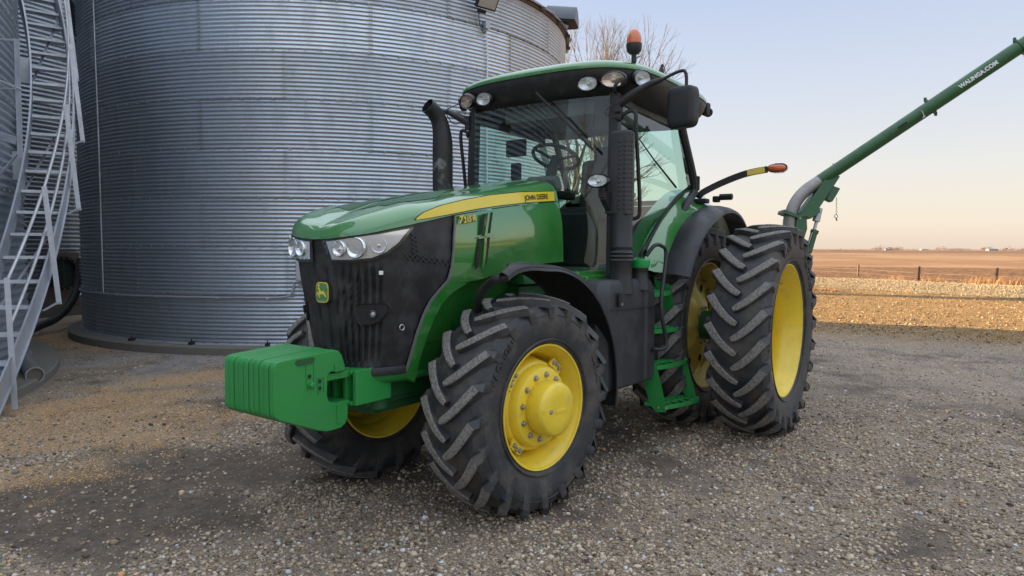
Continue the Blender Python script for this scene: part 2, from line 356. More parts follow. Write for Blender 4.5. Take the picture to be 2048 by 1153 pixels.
def ground_material():
    g = NB('yard_gravel_and_field'); pos = g.n('ShaderNodeNewGeometry').outputs['Position']
    sp = g.n('ShaderNodeSeparateXYZ', i_Vector=pos); X, Y = sp.outputs[0], sp.outputs[1]
    col, h = gravel_colour(g, pos, 48, 120, (.25, .21, .17))
    big = noise(g, pos, .55, 7, .6)
    cv = g.n('ShaderNodeSeparateColor', i_Color=g.n('ShaderNodeAttribute', attribute_name='cover').outputs['Color']); soil, cornm, dust = cv.outputs[0], cv.outputs[1], cv.outputs[2]
    sn = noise(g, pos, 14, 9, .7)
    soilc = g.mix(g.rng(sn, .35, .65), (.070, .054, .044), (.145, .118, .096))
    col = g.mix(g.math('MULTIPLY', soil, .84), col, soilc)
    col = g.mix(g.math('MULTIPLY', dust, .7), col, (.36, .355, .36))
    vc = g.n('ShaderNodeTexVoronoi', i_Vector=pos, i_Scale=95.)
    kc = g.n('ShaderNodeSeparateColor', i_Color=vc.outputs['Color'])
    cm = g.math('MULTIPLY', g.math('MULTIPLY', cornm, g.math('LESS_THAN', kc.outputs[0], .78)), g.rng(vc.outputs['Distance'], .3, .65, 1, .15))
    col = g.mix(g.math('MULTIPLY', cm, .75), col, g.mix(kc.outputs[1], (.62, .40, .19), (.42, .25, .11)))
    # wheel tracks: streaks along y in the open yard
    st = g.n('ShaderNodeMapping', i_Vector=pos); st.inputs['Scale'].default_value = (.55, .30, 1)
    trk = g.rng(noise(g, st.outputs[0], .9, 7, .6), .5, .68)
    # clay yard further back
    claym = g.rng(g.math('ADD', X, g.math('MULTIPLY', big, -4.)), -8.5, -12.5)
    fine, h2 = gravel_colour(g, pos, 22, 60, (.26, .16, .065), (.30, .5))
    fine = g.mix(1., fine, (.78, .68, .5), 'MULTIPLY')
    clay = g.mix(.5, (.31, .19, .07), fine)
    clay = g.mix(g.math('MULTIPLY', trk, .55), clay, (.17, .105, .05))
    col = g.mix(claym, col, clay)
    col = g.mix(g.math('MULTIPLY', g.math('MULTIPLY', trk, g.math('SUBTRACT', 1, claym)), .35), col, (.10, .083, .07))
    # verge and fields
    verge = g.rng(X, -30., -34.); fieldm = g.rng(g.math('ADD', X, g.math('MULTIPLY', noise(g, pos, .5, 4), 3.)), -37.5, -40.)
    vcol = g.mix(noise(g, pos, 2.5, 8, .7), (.34, .17, .06), (.19, .09, .035))
    fm = g.n('ShaderNodeMapping', i_Vector=pos); fm.inputs['Rotation'].default_value = (0, 0, .15); fm.inputs['Scale'].default_value = (.12, .75, 1)
    wv = g.n('ShaderNodeTexWave', i_Vector=pos, i_Scale=.22, i_Distortion=7., i_Detail=3.); wv.inputs['Detail Scale'].default_value = .35
    fn = g.math('ADD', g.math('MULTIPLY', noise(g, fm.outputs[0], 2.2, 9, .75), .85), g.math('MULTIPLY', wv.outputs['Fac'], .15))
    near = g.mix(g.rng(fn, .38, .62), (.085, .038, .015), (.25, .125, .052))
    fm2 = g.n('ShaderNodeMapping', i_Vector=pos); fm2.inputs['Rotation'].default_value = (0, 0, -.35); fm2.inputs['Scale'].default_value = (.008, .022, 1)
    fn2 = noise(g, fm2.outputs[0], 1.4, 7, .6); fine2 = noise(g, pos, .8, 8, .7)
    far = g.mix(g.rng(fn2, .42, .62), (.21, .11, .05), (.33, .20, .105))
    far = g.mix(.3, far, g.mix(fine2, (.16, .085, .045), (.38, .24, .14)))
    farm = g.rng(g.math('ADD', g.math('ADD', X, g.math('MULTIPLY', Y, .35)), g.math('MULTIPLY', fn2, 30.)), -72., -78.)
    fcol = g.mix(farm, near, far)
    edge = g.rng(g.math('ADD', X, g.math('MULTIPLY', Y, -.5)), -470., -520.)
    fcol = g.mix(g.math('MULTIPLY', edge, .75), fcol, (.13, .072, .045))
    edge2 = g.rng(X, -1200., -1600.); fcol = g.mix(g.math('MULTIPLY', edge2, .7), fcol, (.30, .20, .13))
    vf = g.mix(fieldm, vcol, fcol); col = g.mix(verge, col, vf)
    g.L.new(col, g.b.inputs['Base Color']); g.b.inputs['Roughness'].default_value = .92; g.b.inputs['Specular IOR Level'].default_value = .25
    hh = g.math('ADD', g.math('MULTIPLY', h, g.rng(X, -9., -14., 1, .5)), g.math('MULTIPLY', noise(g, pos, 9, 8, .65), 1.2))
    hh = g.math('ADD', hh, g.math('MULTIPLY', trk, -1.5))
    hh = g.math('ADD', hh, g.math('MULTIPLY', g.math('MULTIPLY', noise(g, pos, 2.4, 9, .72), claym), 14.))
    hh = g.math('ADD', hh, g.math('MULTIPLY', g.math('MULTIPLY', fn, fieldm), 22.))
    bp = g.n('ShaderNodeBump', i_Height=hh, i_Strength=.75, i_Distance=.012); g.L.new(bp.outputs[0], g.b.inputs['Normal'])
    return g.m
tag(sheet('ground', GX, GY, GZ, ground_material()), kind='structure')
# gravel road crossing behind the yard
def road():
    g = NB('road_gravel'); pos = g.n('ShaderNodeNewGeometry').outputs['Position']
    col, h = gravel_colour(g, pos, 11, 28, (.36, .28, .17), (.3, .6))
    col = g.mix(.5, g.mix(1., col, (.9, .8, .65), 'MULTIPLY'), (.34, .265, .155))
    g.L.new(col, g.b.inputs['Base Color']); g.b.inputs['Roughness'].default_value = .95
    hh = g.math('ADD', h, g.math('MULTIPLY', noise(g, pos, 5, 8, .7), 2.))
    bp = g.n('ShaderNodeBump', i_Height=hh, i_Strength=1., i_Distance=.05); g.L.new(bp.outputs[0], g.b.inputs['Normal'])
    ys = np.linspace(-60, 80, 500); u = np.linspace(0, 1, 26); r2 = np.random.default_rng(3)
    Yr, U = np.meshgrid(ys, u, indexing='ij')
    x0 = -24.6+Yr*.40+.25*np.sin(Yr*.9)+.15*np.sin(Yr*2.3); x1 = -34.2+Yr*.40+.3*np.sin(Yr*.5)
    X = x0+(x1-x0)*U; Zr = gz(X, Yr)+.012+.16*np.sin(np.pi*U)**.7+r2.normal(0, .008, X.shape)*(U > .02)*(U < .98)
    return sheet('gravel_road', X, Yr, Zr, g.m)
tag(road(), kind='structure')

# loose stones, kernels and dry grass: uncountable, one mesh each
def ico(n=0):
    bm = bmesh.new(); bmesh.ops.create_icosphere(bm, subdivisions=1, radius=1)
    v = np.array([x.co[:] for x in bm.verts]); f = np.array([[y.index for y in x.verts] for x in bm.faces]); bm.free(); return v, f
def scatter(name, P, size, cols, m, flat=(.55, .9), seed=1, octa=False, sink=.25):
    r = np.random.default_rng(seed); n = len(P)
    if octa: v0 = np.array([[1,0,0],[-1,0,0],[0,1,0],[0,-1,0],[0,0,1],[0,0,-1]], float); f0 = np.array([[0,2,4],[2,1,4],[1,3,4],[3,0,4],[2,0,5],[1,2,5],[3,1,5],[0,3,5]])
    else: v0, f0 = ico()
    k = len(v0)
    vv = v0[None]*(1+r.uniform(-.22, .22, (n, k, 1)))
    sc = np.stack([r.uniform(.75, 1.3, n), r.uniform(.7, 1.1, n), r.uniform(*flat, n)], -1)*size[:, None]
    vv = vv*sc[:, None]
    a = r.uniform(0, 6.283, n); tl = r.uniform(-.5, .5, n); ca, sa, ct, s_ = np.cos(a), np.sin(a), np.cos(tl), np.sin(tl)
    y = vv[..., 1]*ct[:, None]-vv[..., 2]*s_[:, None]; z = vv[..., 1]*s_[:, None]+vv[..., 2]*ct[:, None]; x = vv[..., 0]
    vv = np.stack([x*ca[:, None]-y*sa[:, None], x*sa[:, None]+y*ca[:, None], z], -1)
    vv = vv+P[:, None]+np.array([0, 0, 1])*(sc[:, 2:3, None]*np.array([0, 0, 1-sink*2]))[:, :, 2:3]
    vv = vv.reshape(-1, 3); ff = (f0[None]+(np.arange(n)*k)[:, None, None]).reshape(-1, 3)
    me = bpy.data.meshes.new(name); me.vertices.add(len(vv)); me.vertices.foreach_set('co', vv.ravel().astype(np.float32))
    me.loops.add(ff.size); me.loops.foreach_set('vertex_index', ff.ravel().astype(np.int32))
    me.polygons.add(len(ff)); me.polygons.foreach_set('loop_start', (np.arange(len(ff))*3).astype(np.int32))
    me.update(calc_edges=True); me.validate()
    at_ = me.color_attributes.new('tint', 'FLOAT_COLOR', 'POINT')
    c4 = np.concatenate([np.repeat(cols, k, 0), np.ones((n*k, 1))], 1); at_.data.foreach_set('color', c4.ravel().astype(np.float32))
    me.polygons.foreach_set('use_smooth', [not octa]*len(ff))
    me.materials.append(m); o = bpy.data.objects.new(name, me); SC.collection.objects.link(o); return o
def tint_mat(name, rough=.8, metal=0., bump=0.):
    g = NB(name); a = g.n('ShaderNodeAttribute', attribute_name='tint'); pos = g.n('ShaderNodeNewGeometry').outputs['Position']
    c = g.mix(1., a.outputs['Color'], g.ramp(noise(g, pos, 90, 3), [(0, (.7, .7, .7)), (1, (1.25, 1.25, 1.25))], 'LINEAR'), 'MULTIPLY')
    g.L.new(c, g.b.inputs['Base Color']); g.b.inputs['Roughness'].default_value = rough; g.b.inputs['Metallic'].default_value = metal
    g.b.inputs['Specular IOR Level'].default_value = .35
    return g.m
def frustum_pts(n, r0, r1, seed, p=1.0, a0=-42, a1=42):
    r = np.random.default_rng(seed); u = r.uniform(0, 1, n)
    R = (r0**(2-p)+(r1**(2-p)-r0**(2-p))*u)**(1/(2-p)); az = YAW+np.radians(r.uniform(a0, a1, n))
    x = CAM.x+R*np.cos(az); y = CAM.y+R*np.sin(az)
    return x, y, R, r
SC_ = np.array([c for _, c in STONE]); m_ = tint_mat('loose_stone')
def clear_of_bins(x, y): return (np.hypot(x+4.21, y+9.06) > 5.3) & (np.hypot(x-9.57, y+10.91) > 8.1)
def yard_stones(n, r0, r1, seed, p, med, octa):
    x, y, R_, r_ = frustum_pts(n, r0, r1, seed, p)
    dens = (1-.86*soil_mask(x, y))*(1-.55*corn_mask(x, y))*(.45+.55*sstep(.38, .60, fbm(x, y, 2.6, 12)))
    k = clear_of_bins(x, y) & (r_.uniform(0, 1, n) < dens); x, y = x[k], y[k]; n = len(x)
    big = r_.uniform(0, 1, n) < .05
    sz = np.clip(np.exp(r_.normal(math.log(med), .45, n)), .003, .015)+np.where(big, r_.uniform(.004, .013, n), 0)
    pick = r_.choice(len(SC_), n, p=[.05, .16, .26, .28, .10, .11, .03, .01])
    cols = SC_[pick]*r_.uniform(.8, 1.3, (n, 1))*np.array([1.22, 1.14, 1.03])
    return scatter('gravel', np.stack([x, y, gz(x, y)], -1), sz, cols, m_, seed=seed, octa=octa, flat=(.45, .75))
tag(yard_stones(150000, 2.6, 8.5, 5, 1.15, .0068, False), kind='stuff', label='loose pale and brown gravel stones strewn over the near yard', cat='gravel')
tag(yard_stones(90000, 8.5, 18, 6, 1.0, .0072, True), kind='stuff', label='finer loose stones on the shaded yard past the tractor', cat='gravel')
x, y, R_, r_ = frustum_pts(60000, 15, 36, 6, 1.0)
k_ = clear_of_bins(x, y) & (x > -26+y*.40) & (x < -8.5); x, y = x[k_], y[k_]
sz = np.clip(np.exp(r_.normal(math.log(.014), .45, len(x))), .006, .045)
cols = np.array([[.20, .125, .05], [.27, .18, .08], [.15, .09, .04], [.34, .27, .17]])[r_.integers(0, 4, len(x))]*r_.uniform(.8, 1.2, (len(x), 1))
tag(scatter('clay_gravel', np.stack([x, y, gz(x, y)], -1), sz, cols, m_, seed=12, octa=True), kind='stuff', label='sunlit tan clods and stones on the open yard', cat='gravel')
def road_stones():
    r = np.random.default_rng(17); n = 60000; y = r.uniform(-14, 12, n); u = r.uniform(0, 1, n)
    x0 = -24.6+y*.40+.25*np.sin(y*.9)+.15*np.sin(y*2.3); x1 = -34.2+y*.40+.3*np.sin(y*.5); x = x0+(x1-x0)*u
    z = gz(x, y)+.012+.16*np.sin(np.pi*u)**.7
    c = np.array([.30, .235, .145])*r.uniform(.75, 1.2, (n, 1))
    return scatter('road_stones', np.stack([x, y, z], -1), np.clip(np.exp(r.normal(math.log(.016), .45, n)), .008, .045), c, m_, seed=13, octa=True, sink=.15)
tag(road_stones(), kind='stuff', label='pale crushed stones covering the gravel road', cat='gravel')
# corn kernels
def corn():
    r = np.random.default_rng(11); n = 400000
    x = r.uniform(-.8, 6, n); y = r.uniform(-12.5, -.5, n)
    k = (r.uniform(0, 1, n) < (corn_mask(x, y)*.55+.012*sstep(-1., -3., y))*np.where(y < -6, .5, 1)) & clear_of_bins(x, y); x, y = x[k], y[k]; n = len(x)
    c = np.array([.72, .44, .19])[None]*r.uniform(.7, 1.2, (n, 1))+r.uniform(-.03, .04, (n, 3))
    return scatter('spilled_corn', np.stack([x, y, gz(x, y)], -1), r.uniform(.0042, .0062, n), np.clip(c, .02, 1), m_, seed=4, octa=True, flat=(.4, .6))
tag(corn(), kind='stuff', label='golden corn kernels spilled on the ground by the stairs', cat='grain')
def grass():
    r = np.random.default_rng(9); n = 42000
    y = r.uniform(-22, 14, n); off = r.normal(0, 1., n)
    x = -36.6+y*.40+off*1.3-.6*(np.sin(y*.7)+1)
    k = n
    # a strip of roadside tufts on the yard side too
    y2 = r.uniform(-9, -2.0, 2500); x2 = -22.6+r.normal(0, .35, 2500)+y2*.3; x = np.concatenate([x, x2]); y = np.concatenate([y, y2]); n = len(x)
    clump = .5+.5*np.sin(y*1.9+np.sin(y*.63)*3)
    h = r.uniform(.18, .52, n)*(.55+.7*clump); h[k:] *= .45
    a = r.uniform(0, 6.283, n); w = .012; le = r.normal(0, .35, (n, 2))*h[:, None]+np.array([.0, .22])*h[:, None]
    z = gz(x, y)
    b1 = np.stack([x-np.cos(a)*w, y-np.sin(a)*w, z], -1); b2 = np.stack([x+np.cos(a)*w, y+np.sin(a)*w, z], -1)
    tp = np.stack([x+le[:, 0], y+le[:, 1], z+h], -1)
    vv = np.stack([b1, b2, tp], 1).reshape(-1, 3); ff = np.arange(n*3).reshape(-1, 3)
    me = bpy.data.meshes.new('dry_grass'); me.from_pydata(vv.tolist(), [], ff.tolist())
    c = np.array([.28, .165, .08])[None]*r.uniform(.55, 1.3, (n, 1)); c = np.repeat(np.concatenate([c, np.ones((n, 1))], 1), 3, 0)
    ca = me.color_attributes.new('tint', 'FLOAT_COLOR', 'POINT'); ca.data.foreach_set('color', c.ravel().astype(np.float32))
    me.materials.append(tint_mat('dry_grass')); o = bpy.data.objects.new('dry_grass', me); SC.collection.objects.link(o); return o
tag(grass(), kind='stuff', label='dry orange grass along the fence behind the road', cat='grass')

# fence posts along the field
for i, (px, py, top) in enumerate(((1617, 548.6, 528), (1716, 554, 530), (1837, 565, 534), (1991.6, 573.8, 537), (2190, 586, 541))):
    b = at(px, py, z=-.44); t_ = at(px, top, d=(b-CAM).dot(CF)); h = t_.z-b.z
    mb = MB(); rr = .075
    mb.tube([(0, 0, -.1), (.01, 0, h*.5), (rnd.uniform(-.02, .02), rnd.uniform(-.03, .03), h)], [rr, rr*.95, rr*.85], 9)
    o = mb.build('fence_post', M['wood'], loc=(b.x, b.y, float(gz(b.x, b.y))), bevel=.008)
    o.rotation_euler = (rnd.uniform(-.03, .03), rnd.uniform(-.03, .03), 0)
    tag(o, ('weathered wooden fence post right behind the outer rear tyre', 'weathered wooden fence post second from the tractor', 'stout wooden fence post third from the tractor', 'pale wooden fence post nearest the right picture edge', 'wooden fence post beyond the edge')[i] if i < 4 else 'wooden fence post past the picture edge', 'fence post', 'wooden posts of the field fence')
wm = MB()
pts = [at(px, py, z=-.44) for px, py in ((1560, 543), (1617, 548.6), (1716, 554), (1837, 565), (1991.6, 573.8), (2190, 586))]
for zz in (.28, .58): wm.tube([V(p.x+.08, p.y, float(gz(p.x, p.y))+zz) for p in pts], .004, 5)
tag(wm.build('fence_wire', M['steel']), 'thin wire strands stretched between the field fence posts', 'fence wire')

# horizon: distant tree masses and farm buildings
def far_trees():
    r = np.random.default_rng(21); vs, fs = [], []
    def clump(px, wpx, hpx, d, dens):
        for k in range(int(dens*wpx)):
            p = px+r.uniform(-wpx/2, wpx/2); g = at(p, 499, d=d*r.uniform(.96, 1.04)); z0 = float(gz(g.x, g.y))-.5
            H = hpx*d/FPX*r.uniform(.5, 1.05)+1.0; Rr = H*r.uniform(.3, .6)
            for q in range(26):
                c = np.array([g.x, g.y, z0+H*.55])+r.normal(0, 1, 3)*np.array([Rr, Rr, H*.28]); s = H*.10
                t = c+r.normal(0, s, (3, 3)); t[:, 2] = np.maximum(t[:, 2], z0); o = len(vs); vs.extend(t.tolist()); fs.append((o, o+1, o+2))
    for a in ((1672, 48, 3.0, 900, .8), (1752, 18, 7, 1500, .6), (1780, 26, 6, 1500, .8), (1800, 8, 7.5, 1500, .8), (1885, 18, 7, 1700, .7), (1910, 30, 4.5, 1700, .6), (1925, 40, 4, 1700, .6), (1975, 22, 7, 1500, .9), (2015, 18, 7, 1500, .8), (2038, 24, 6, 1500, .8), (1640, 30, 1.6, 1500, .5), (1715, 30, 2, 1700, .5), (1830, 50, 2, 1900, .4)):
        clump(*a)
    me = bpy.data.meshes.new('distant_trees'); me.from_pydata(vs, [], fs); me.materials.append(mat('distant_tree_wood', (.17, .12, .115), .9))
    o = bpy.data.objects.new('distant_trees', me); SC.collection.objects.link(o); return o
tag(far_trees(), 'hazy bare tree belts along the far horizon', 'tree belt', kind='stuff')
def farm(px, wpx, hpx, d, wallc, roofc, label, cat='farm building'):
    g = at(px, 499, d=d); z0 = float(gz(g.x, g.y))-.3; w = wpx*d/FPX; h = max(2.5, hpx*d/FPX)+.6
    e = empty('farm_shed', (g.x, g.y, z0)); rot = Matrix.Rotation(YAW-math.pi/2+.2, 3, 'Z')
    MB().box((0, 0, h*.32), (w, w*.35, h*.64), rot).build('wall', wallc, e)
    pr = [rot @ V(-w/2-.3, s*w*.2, z) for s, z in ((-1, h*.64), (0, h), (1, h*.64))]
    MB().prism(pr, rot @ V(w+.6, 0, 0)).build('roof', roofc, e)
    tag(e, label, cat)
fw = mat('far_pale_wall', (.33, .29, .26), .8); fr_ = mat('far_grey_roof', (.22, .23, .25), .7)
farm(1984, 22, 3.6, 1300, fw, fr_, 'long pale shed with grey roof on the horizon at right')
farm(1776, 14, 3.0, 1500, fr_, fr_, 'dark roofed farmstead among trees on the horizon')
farm(1848, 16, 2.0, 1800, fw, fw, 'small white barn low on the horizon between tree clumps')

# ---------------------------------------------------------------- corrugated bins
def bin_material():
    g = NB('corrugated_galvanised_sheet'); a = g.n('ShaderNodeAttribute', attribute_name='tint'); tc = g.n('ShaderNodeTexCoord').outputs['Object']
    sp = g.n('ShaderNodeTexVoronoi', i_Vector=tc, i_Scale=90.); s1 = g.n('ShaderNodeSeparateColor', i_Color=sp.outputs['Color'])
    mpg = g.n('ShaderNodeMapping', i_Vector=tc); mpg.inputs['Scale'].default_value = (1, 1, .45)
    stain = g.rng(noise(g, mpg.outputs[0], 3.2, 8, .65), .45, .72)
    c = g.mix(g.math('MULTIPLY', stain, .18), a.outputs['Color'], (.25, .26, .27))
    c = g.mix(1., c, g.ramp(s1.outputs[0], [(0, (.90, .90, .90)), (1, (1.10, 1.10, 1.10))], 'LINEAR'), 'MULTIPLY')
    g.L.new(c, g.b.inputs['Base Color']); g.b.inputs['Metallic'].default_value = .92
    r = g.math('ADD', g.math('MULTIPLY', s1.outputs[1], .08), g.math('ADD', g.math('MULTIPLY', stain, .16), a.outputs['Alpha']))
    g.L.new(r, g.b.inputs['Roughness'])
    return g.m
BINM = bin_material()
M['roof_sheet'] = mat('bin_roof_sheet', (.34, .36, .40), .45, metal=.7, dirt=.5, dcol=(.20, .19, .18), var=.15)
M['rusty'] = mat('rusted_eave', (.12, .075, .055), .7, metal=.2, dirt=.6, dcol=(.20, .10, .06))
def corr_wall(name, R, z0, nring, ringh, ncorr, amp, nsheet, parent, seed, tints=None, half=False, vis=None, cols_per=12):
    r = np.random.default_rng(seed); vs, fs, tc = [], [], []; off = 0
    for k in range(nring):
        rows = ncorr*6+1
        zz = np.linspace(0, ringh, rows); prof = amp*np.sin(zz/ringh*ncorr*2*np.pi-np.pi/2)
        for s in range(nsheet):
            a0 = 2*np.pi*s/nsheet+(2*np.pi/nsheet*.5 if (k % 2) else 0)+math.radians(vis or 0)
            aa = a0+np.linspace(0, 2*np.pi/nsheet*1.012, cols_per+1)
            jr = r.normal(0, .0015); tw = r.normal(0, .004)
            rad = R+prof[:, None]+jr+.0025*(s % 2)+tw*(zz[:, None]/ringh-.5)+.003*(k % 2)+np.zeros((1, cols_per+1))
            X = rad*np.cos(aa)[None]; Y = rad*np.sin(aa)[None]; Z = (z0+k*ringh+zz)[:, None]+0*X
            co = np.stack([X, Y, Z], -1).reshape(-1, 3); vs.append(co)
            i = np.arange(rows*(cols_per+1)).reshape(rows, cols_per+1)+off
            fs.append(np.stack([i[:-1, :-1], i[:-1, 1:], i[1:, 1:], i[1:, :-1]], -1).reshape(-1, 4)); off += len(co)
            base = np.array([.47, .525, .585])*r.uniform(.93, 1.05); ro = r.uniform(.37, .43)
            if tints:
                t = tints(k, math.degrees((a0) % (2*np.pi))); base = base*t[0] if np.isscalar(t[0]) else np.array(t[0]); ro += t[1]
            tc.append(np.tile(np.array([*base, ro]), (len(co), 1)))
    co = np.concatenate(vs); ff = np.concatenate(fs); tc = np.concatenate(tc)
    me = bpy.data.meshes.new(name); me.vertices.add(len(co)); me.vertices.foreach_set('co', co.ravel().astype(np.float32))
    me.loops.add(ff.size); me.loops.foreach_set('vertex_index', ff.ravel().astype(np.int32))
    me.polygons.add(len(ff)); me.polygons.foreach_set('loop_start', (np.arange(len(ff))*4).astype(np.int32)); me.update(calc_edges=True)
    ca = me.color_attributes.new('tint', 'FLOAT_COLOR', 'POINT'); ca.data.foreach_set('color', tc.ravel().astype(np.float32))
    me.polygons.foreach_set('use_smooth', [True]*len(ff)); me.materials.append(BINM)
    o = bpy.data.objects.new(name, me); SC.collection.objects.link(o); o.parent = parent; return o
def bolts(R, z0, nring, ringh, ncorr, nsheet, parent, vis, a_lo, a_hi):
    mb = MB()
    def hexb(a, z, s=.009):
        e = V(math.cos(a), math.sin(a), 0); t = V(-math.sin(a), math.cos(a), 0); c = e*(R+.003)+V(0, 0, z)
        ring = [c+(t*math.cos(k*math.pi/3)+V(0, 0, 1)*math.sin(k*math.pi/3))*s for k in range(6)]
        mb.add(ring+[p+e*.016 for p in ring], [tuple(range(6, 12))]+[(k, (k+1) % 6, (k+1) % 6+6, k+6) for k in range(6)])
    for k in range(nring):
        for s in range(nsheet*11):
            a = 2*math.pi*s/(nsheet*11)+math.radians(vis)
            if a_lo < math.degrees(a) % 360 < a_hi: hexb(a, z0+k*ringh+.012, .013)
        for s in range(nsheet):
            a = 2*math.pi*(s+(.5 if k % 2 else 0))/nsheet+math.radians(vis)
            if not a_lo < math.degrees(a) % 360 < a_hi: continue
            for j in range(ncorr):
                for da in (.004, .0105): hexb(a+da, z0+k*ringh+(j+.5)*ringh/ncorr)
    return mb.build('seam_bolt', M['steel'], parent, weld=False)
def bin_roof(R, z, parent, slope=.56, ribs=36):
    mb = MB(); top = .35; zt = z+(R-top)*slope
    mb.revolve([(zt, top), (z-.02, R+.10), (z-.045, R+.10), (z-.03, R+.02)], axis=(0, 0, 1), seg=ribs*2)
    mb.revolve([(zt+.25, .05), (zt+.22, top+.1), (zt-.02, top+.1)], axis=(0, 0, 1), seg=24)
    for k in range(ribs):
        a = 2*math.pi*k/ribs; e = V(math.cos(a), math.sin(a), 0)
        mb.beam(e*(R+.14)+V(0, 0, z-.035), e*top+V(0, 0, zt+.02), .05, .07)
    ro = mb.build('roof', M['roof_sheet'], parent)
    ev = MB(); 
    ev.revolve([(z-.10, R+.02), (z-.10, R+.045), (z+.02, R+.05), (z+.02, R+.02)], axis=(0, 0, 1), seg=96, closed=True)
    for k in range(ribs):
        a = 2*math.pi*(k+.5)/ribs; e = V(math.cos(a), math.sin(a), 0); ev.box(e*(R+.08)+V(0, 0, z-.075), (.10, .10, .05), Matrix.Rotation(a, 3, 'Z'))
    ev.build('eave', M['rusty'], parent); return ro
def foundation(R, h, parent, wob=.0):
    mb = MB(); mb.revolve([(-.3, R), (h-.02, R), (h, R-.02), (h, R-.6)], axis=(0, 0, 1), seg=120)
    return mb.build('foundation', M['concrete'], parent)
# main bin: 12 corrugations a ring, 8 rings, 12 sheets a ring
C1 = V(-4.21, -9.06, 0); R1 = 5.05
main = empty('grain_bin', C1)
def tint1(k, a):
    if k == 6: return (1.22, -.06) if (a < 80 or a > 350) else (1.0, 0)  # this ring's brighter sky reflection is painted into its sheet tint
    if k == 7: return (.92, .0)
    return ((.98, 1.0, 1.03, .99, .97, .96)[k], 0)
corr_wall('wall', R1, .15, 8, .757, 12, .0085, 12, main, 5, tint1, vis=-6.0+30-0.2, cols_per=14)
bolts(R1+.006, .15, 8, .757, 12, 12, main, -6.2, -10, 370)
bin_roof(R1, 6.22, main); foundation(R1+.24, .13, main)
sh = MB(); sh.revolve([(.13, R1-.05), (.13, R1+.03), (.16, R1+.015), (.16, R1-.05)], axis=(0, 0, 1), seg=120); sh.build('base_angle', M['galv'], main)
for a in range(8, 130, 14):
    e = V(math.cos(math.radians(a)), math.sin(math.radians(a)), 0); b = MB(); b.box(e*(R1+.06)+V(0, 0, .15), (.12, .05, .05), Matrix.Rotation(math.radians(a), 3, 'Z'))
    b.tube([e*(R1+.07)+V(0, 0, .14), e*(R1+.07)+V(0, 0, .22)], .01, 6); b.build('anchor', M['black_matte'], main)
tag(main, 'large corrugated galvanised grain bin behind the tractor', 'grain bin')
# roof vents of the main bin
def roof_vent(ang, rr, w, label):
    a = math.radians(ang); e = V(math.cos(a), math.sin(a), 0); t = V(-math.sin(a), math.cos(a), 0)
    p = e*rr+V(0, 0, 6.22+(R1-rr)*.56)
    o = empty('roof_vent', C1+p); o.parent = None
    hood = MB(); rows = []
    for s, sc_ in ((-.05, 1), (.55, 1)):
        rows.append([e*(s)*1.0+t*(w*math.cos(q))*sc_+V(0, 0, (w*1.05*math.sin(q))*sc_+.02-(s*.56 if s > 0 else 0)*.25) for q in np.linspace(0, math.pi, 18)])
    hood.grid(rows); hood.add(rows[0], [tuple(range(18))]); hood.add(rows[1], [tuple(range(18))])
    hood.build('vent_hood', mat('dull_vent_sheet', (.13, .145, .165), .5, metal=.5), o, solid=.012)
    gr = MB(); gr.box(e*.28+V(0, 0, -.05), (.5, w*1.9, .05), Matrix.Rotation(a, 3, 'Z')); gr.build('vent_screen', M['black_matte'], o)
    tag(o, label, 'roof vent', 'round hooded vents on the bin roof')
roof_vent(112, 4.80, .31, 'round hooded steel vent high on the bin roof edge')
# conduits and boxes on the main bin
def P1(ang, z, dr=.04): a = math.radians(ang); return C1+V((R1+dr)*math.cos(a), (R1+dr)*math.sin(a), z)
cv = MB(); cv.tube([P1(-2.0, .88, .035), P1(-2.1, 3.4, .035), P1(-2.7, 6.1, .035)], .013, 8)
for z in (1.6, 2.9, 4.1, 5.3): cv.box(P1(-2.2-(z-2)*.13, z, .03), (.05, .05, .02))
tag(cv.build('vertical_conduit', M['pipe_steel']), 'thin upright steel conduit near the left edge of the big bin', 'conduit')
ch_ = MB(); pth = [P1(a, .865+.0006*a, .035) for a in np.arange(-30, 38.5, 2)]
pth += [P1(39.3, .90, .035), P1(40.2, .95, .035), P1(40.5, 1.02, .035), P1(40.6, 1.12, .035)]
ch_.tube(pth, .015, 8)
for a in (3, 14, 27, 36): ch_.tube([P1(a-.2, .87, .035), P1(a+.2, .87, .035)], .021, 8)
tag(ch_.build('horizontal_conduit', M['pipe_steel']), 'steel conduit running level round the lower wall of the big bin', 'conduit')
bx = empty('electrical_box', P1(43.0, .86, .05)); rz = Matrix.Rotation(math.radians(43), 3, 'Z')
MB().box((0, 0, 0), (.08, .11, .14), rz).build('box_body', M['galv'], bx, bevel=.006)
bb = MB(); [bb.box(rz @ V(.042, s, 0), (.006, .02, .09), rz) for s in (-.022, .022)]; bb.build('outlet_cover', M['pipe_steel'], bx)
tag(bx, 'small grey electrical box on the bin wall beside the grille', 'electrical box')
cb = empty('control_cabinet', P1(42.2, 1.52, .07)); rz = Matrix.Rotation(math.radians(42.2), 3, 'Z')
MB().box((0, 0, 0), (.12, .2, .75), rz).build('cabinet_body', M['grey_box'] if 'grey_box' in M else M['galv'], cb, bevel=.008)
MB().box(rz @ V(.063, 0, 0), (.008, .18, .71), rz).build('cabinet_door', M['galv'], cb, bevel=.003)
tag(cb, 'narrow grey cabinet on the bin wall behind the far headlight', 'cabinet')
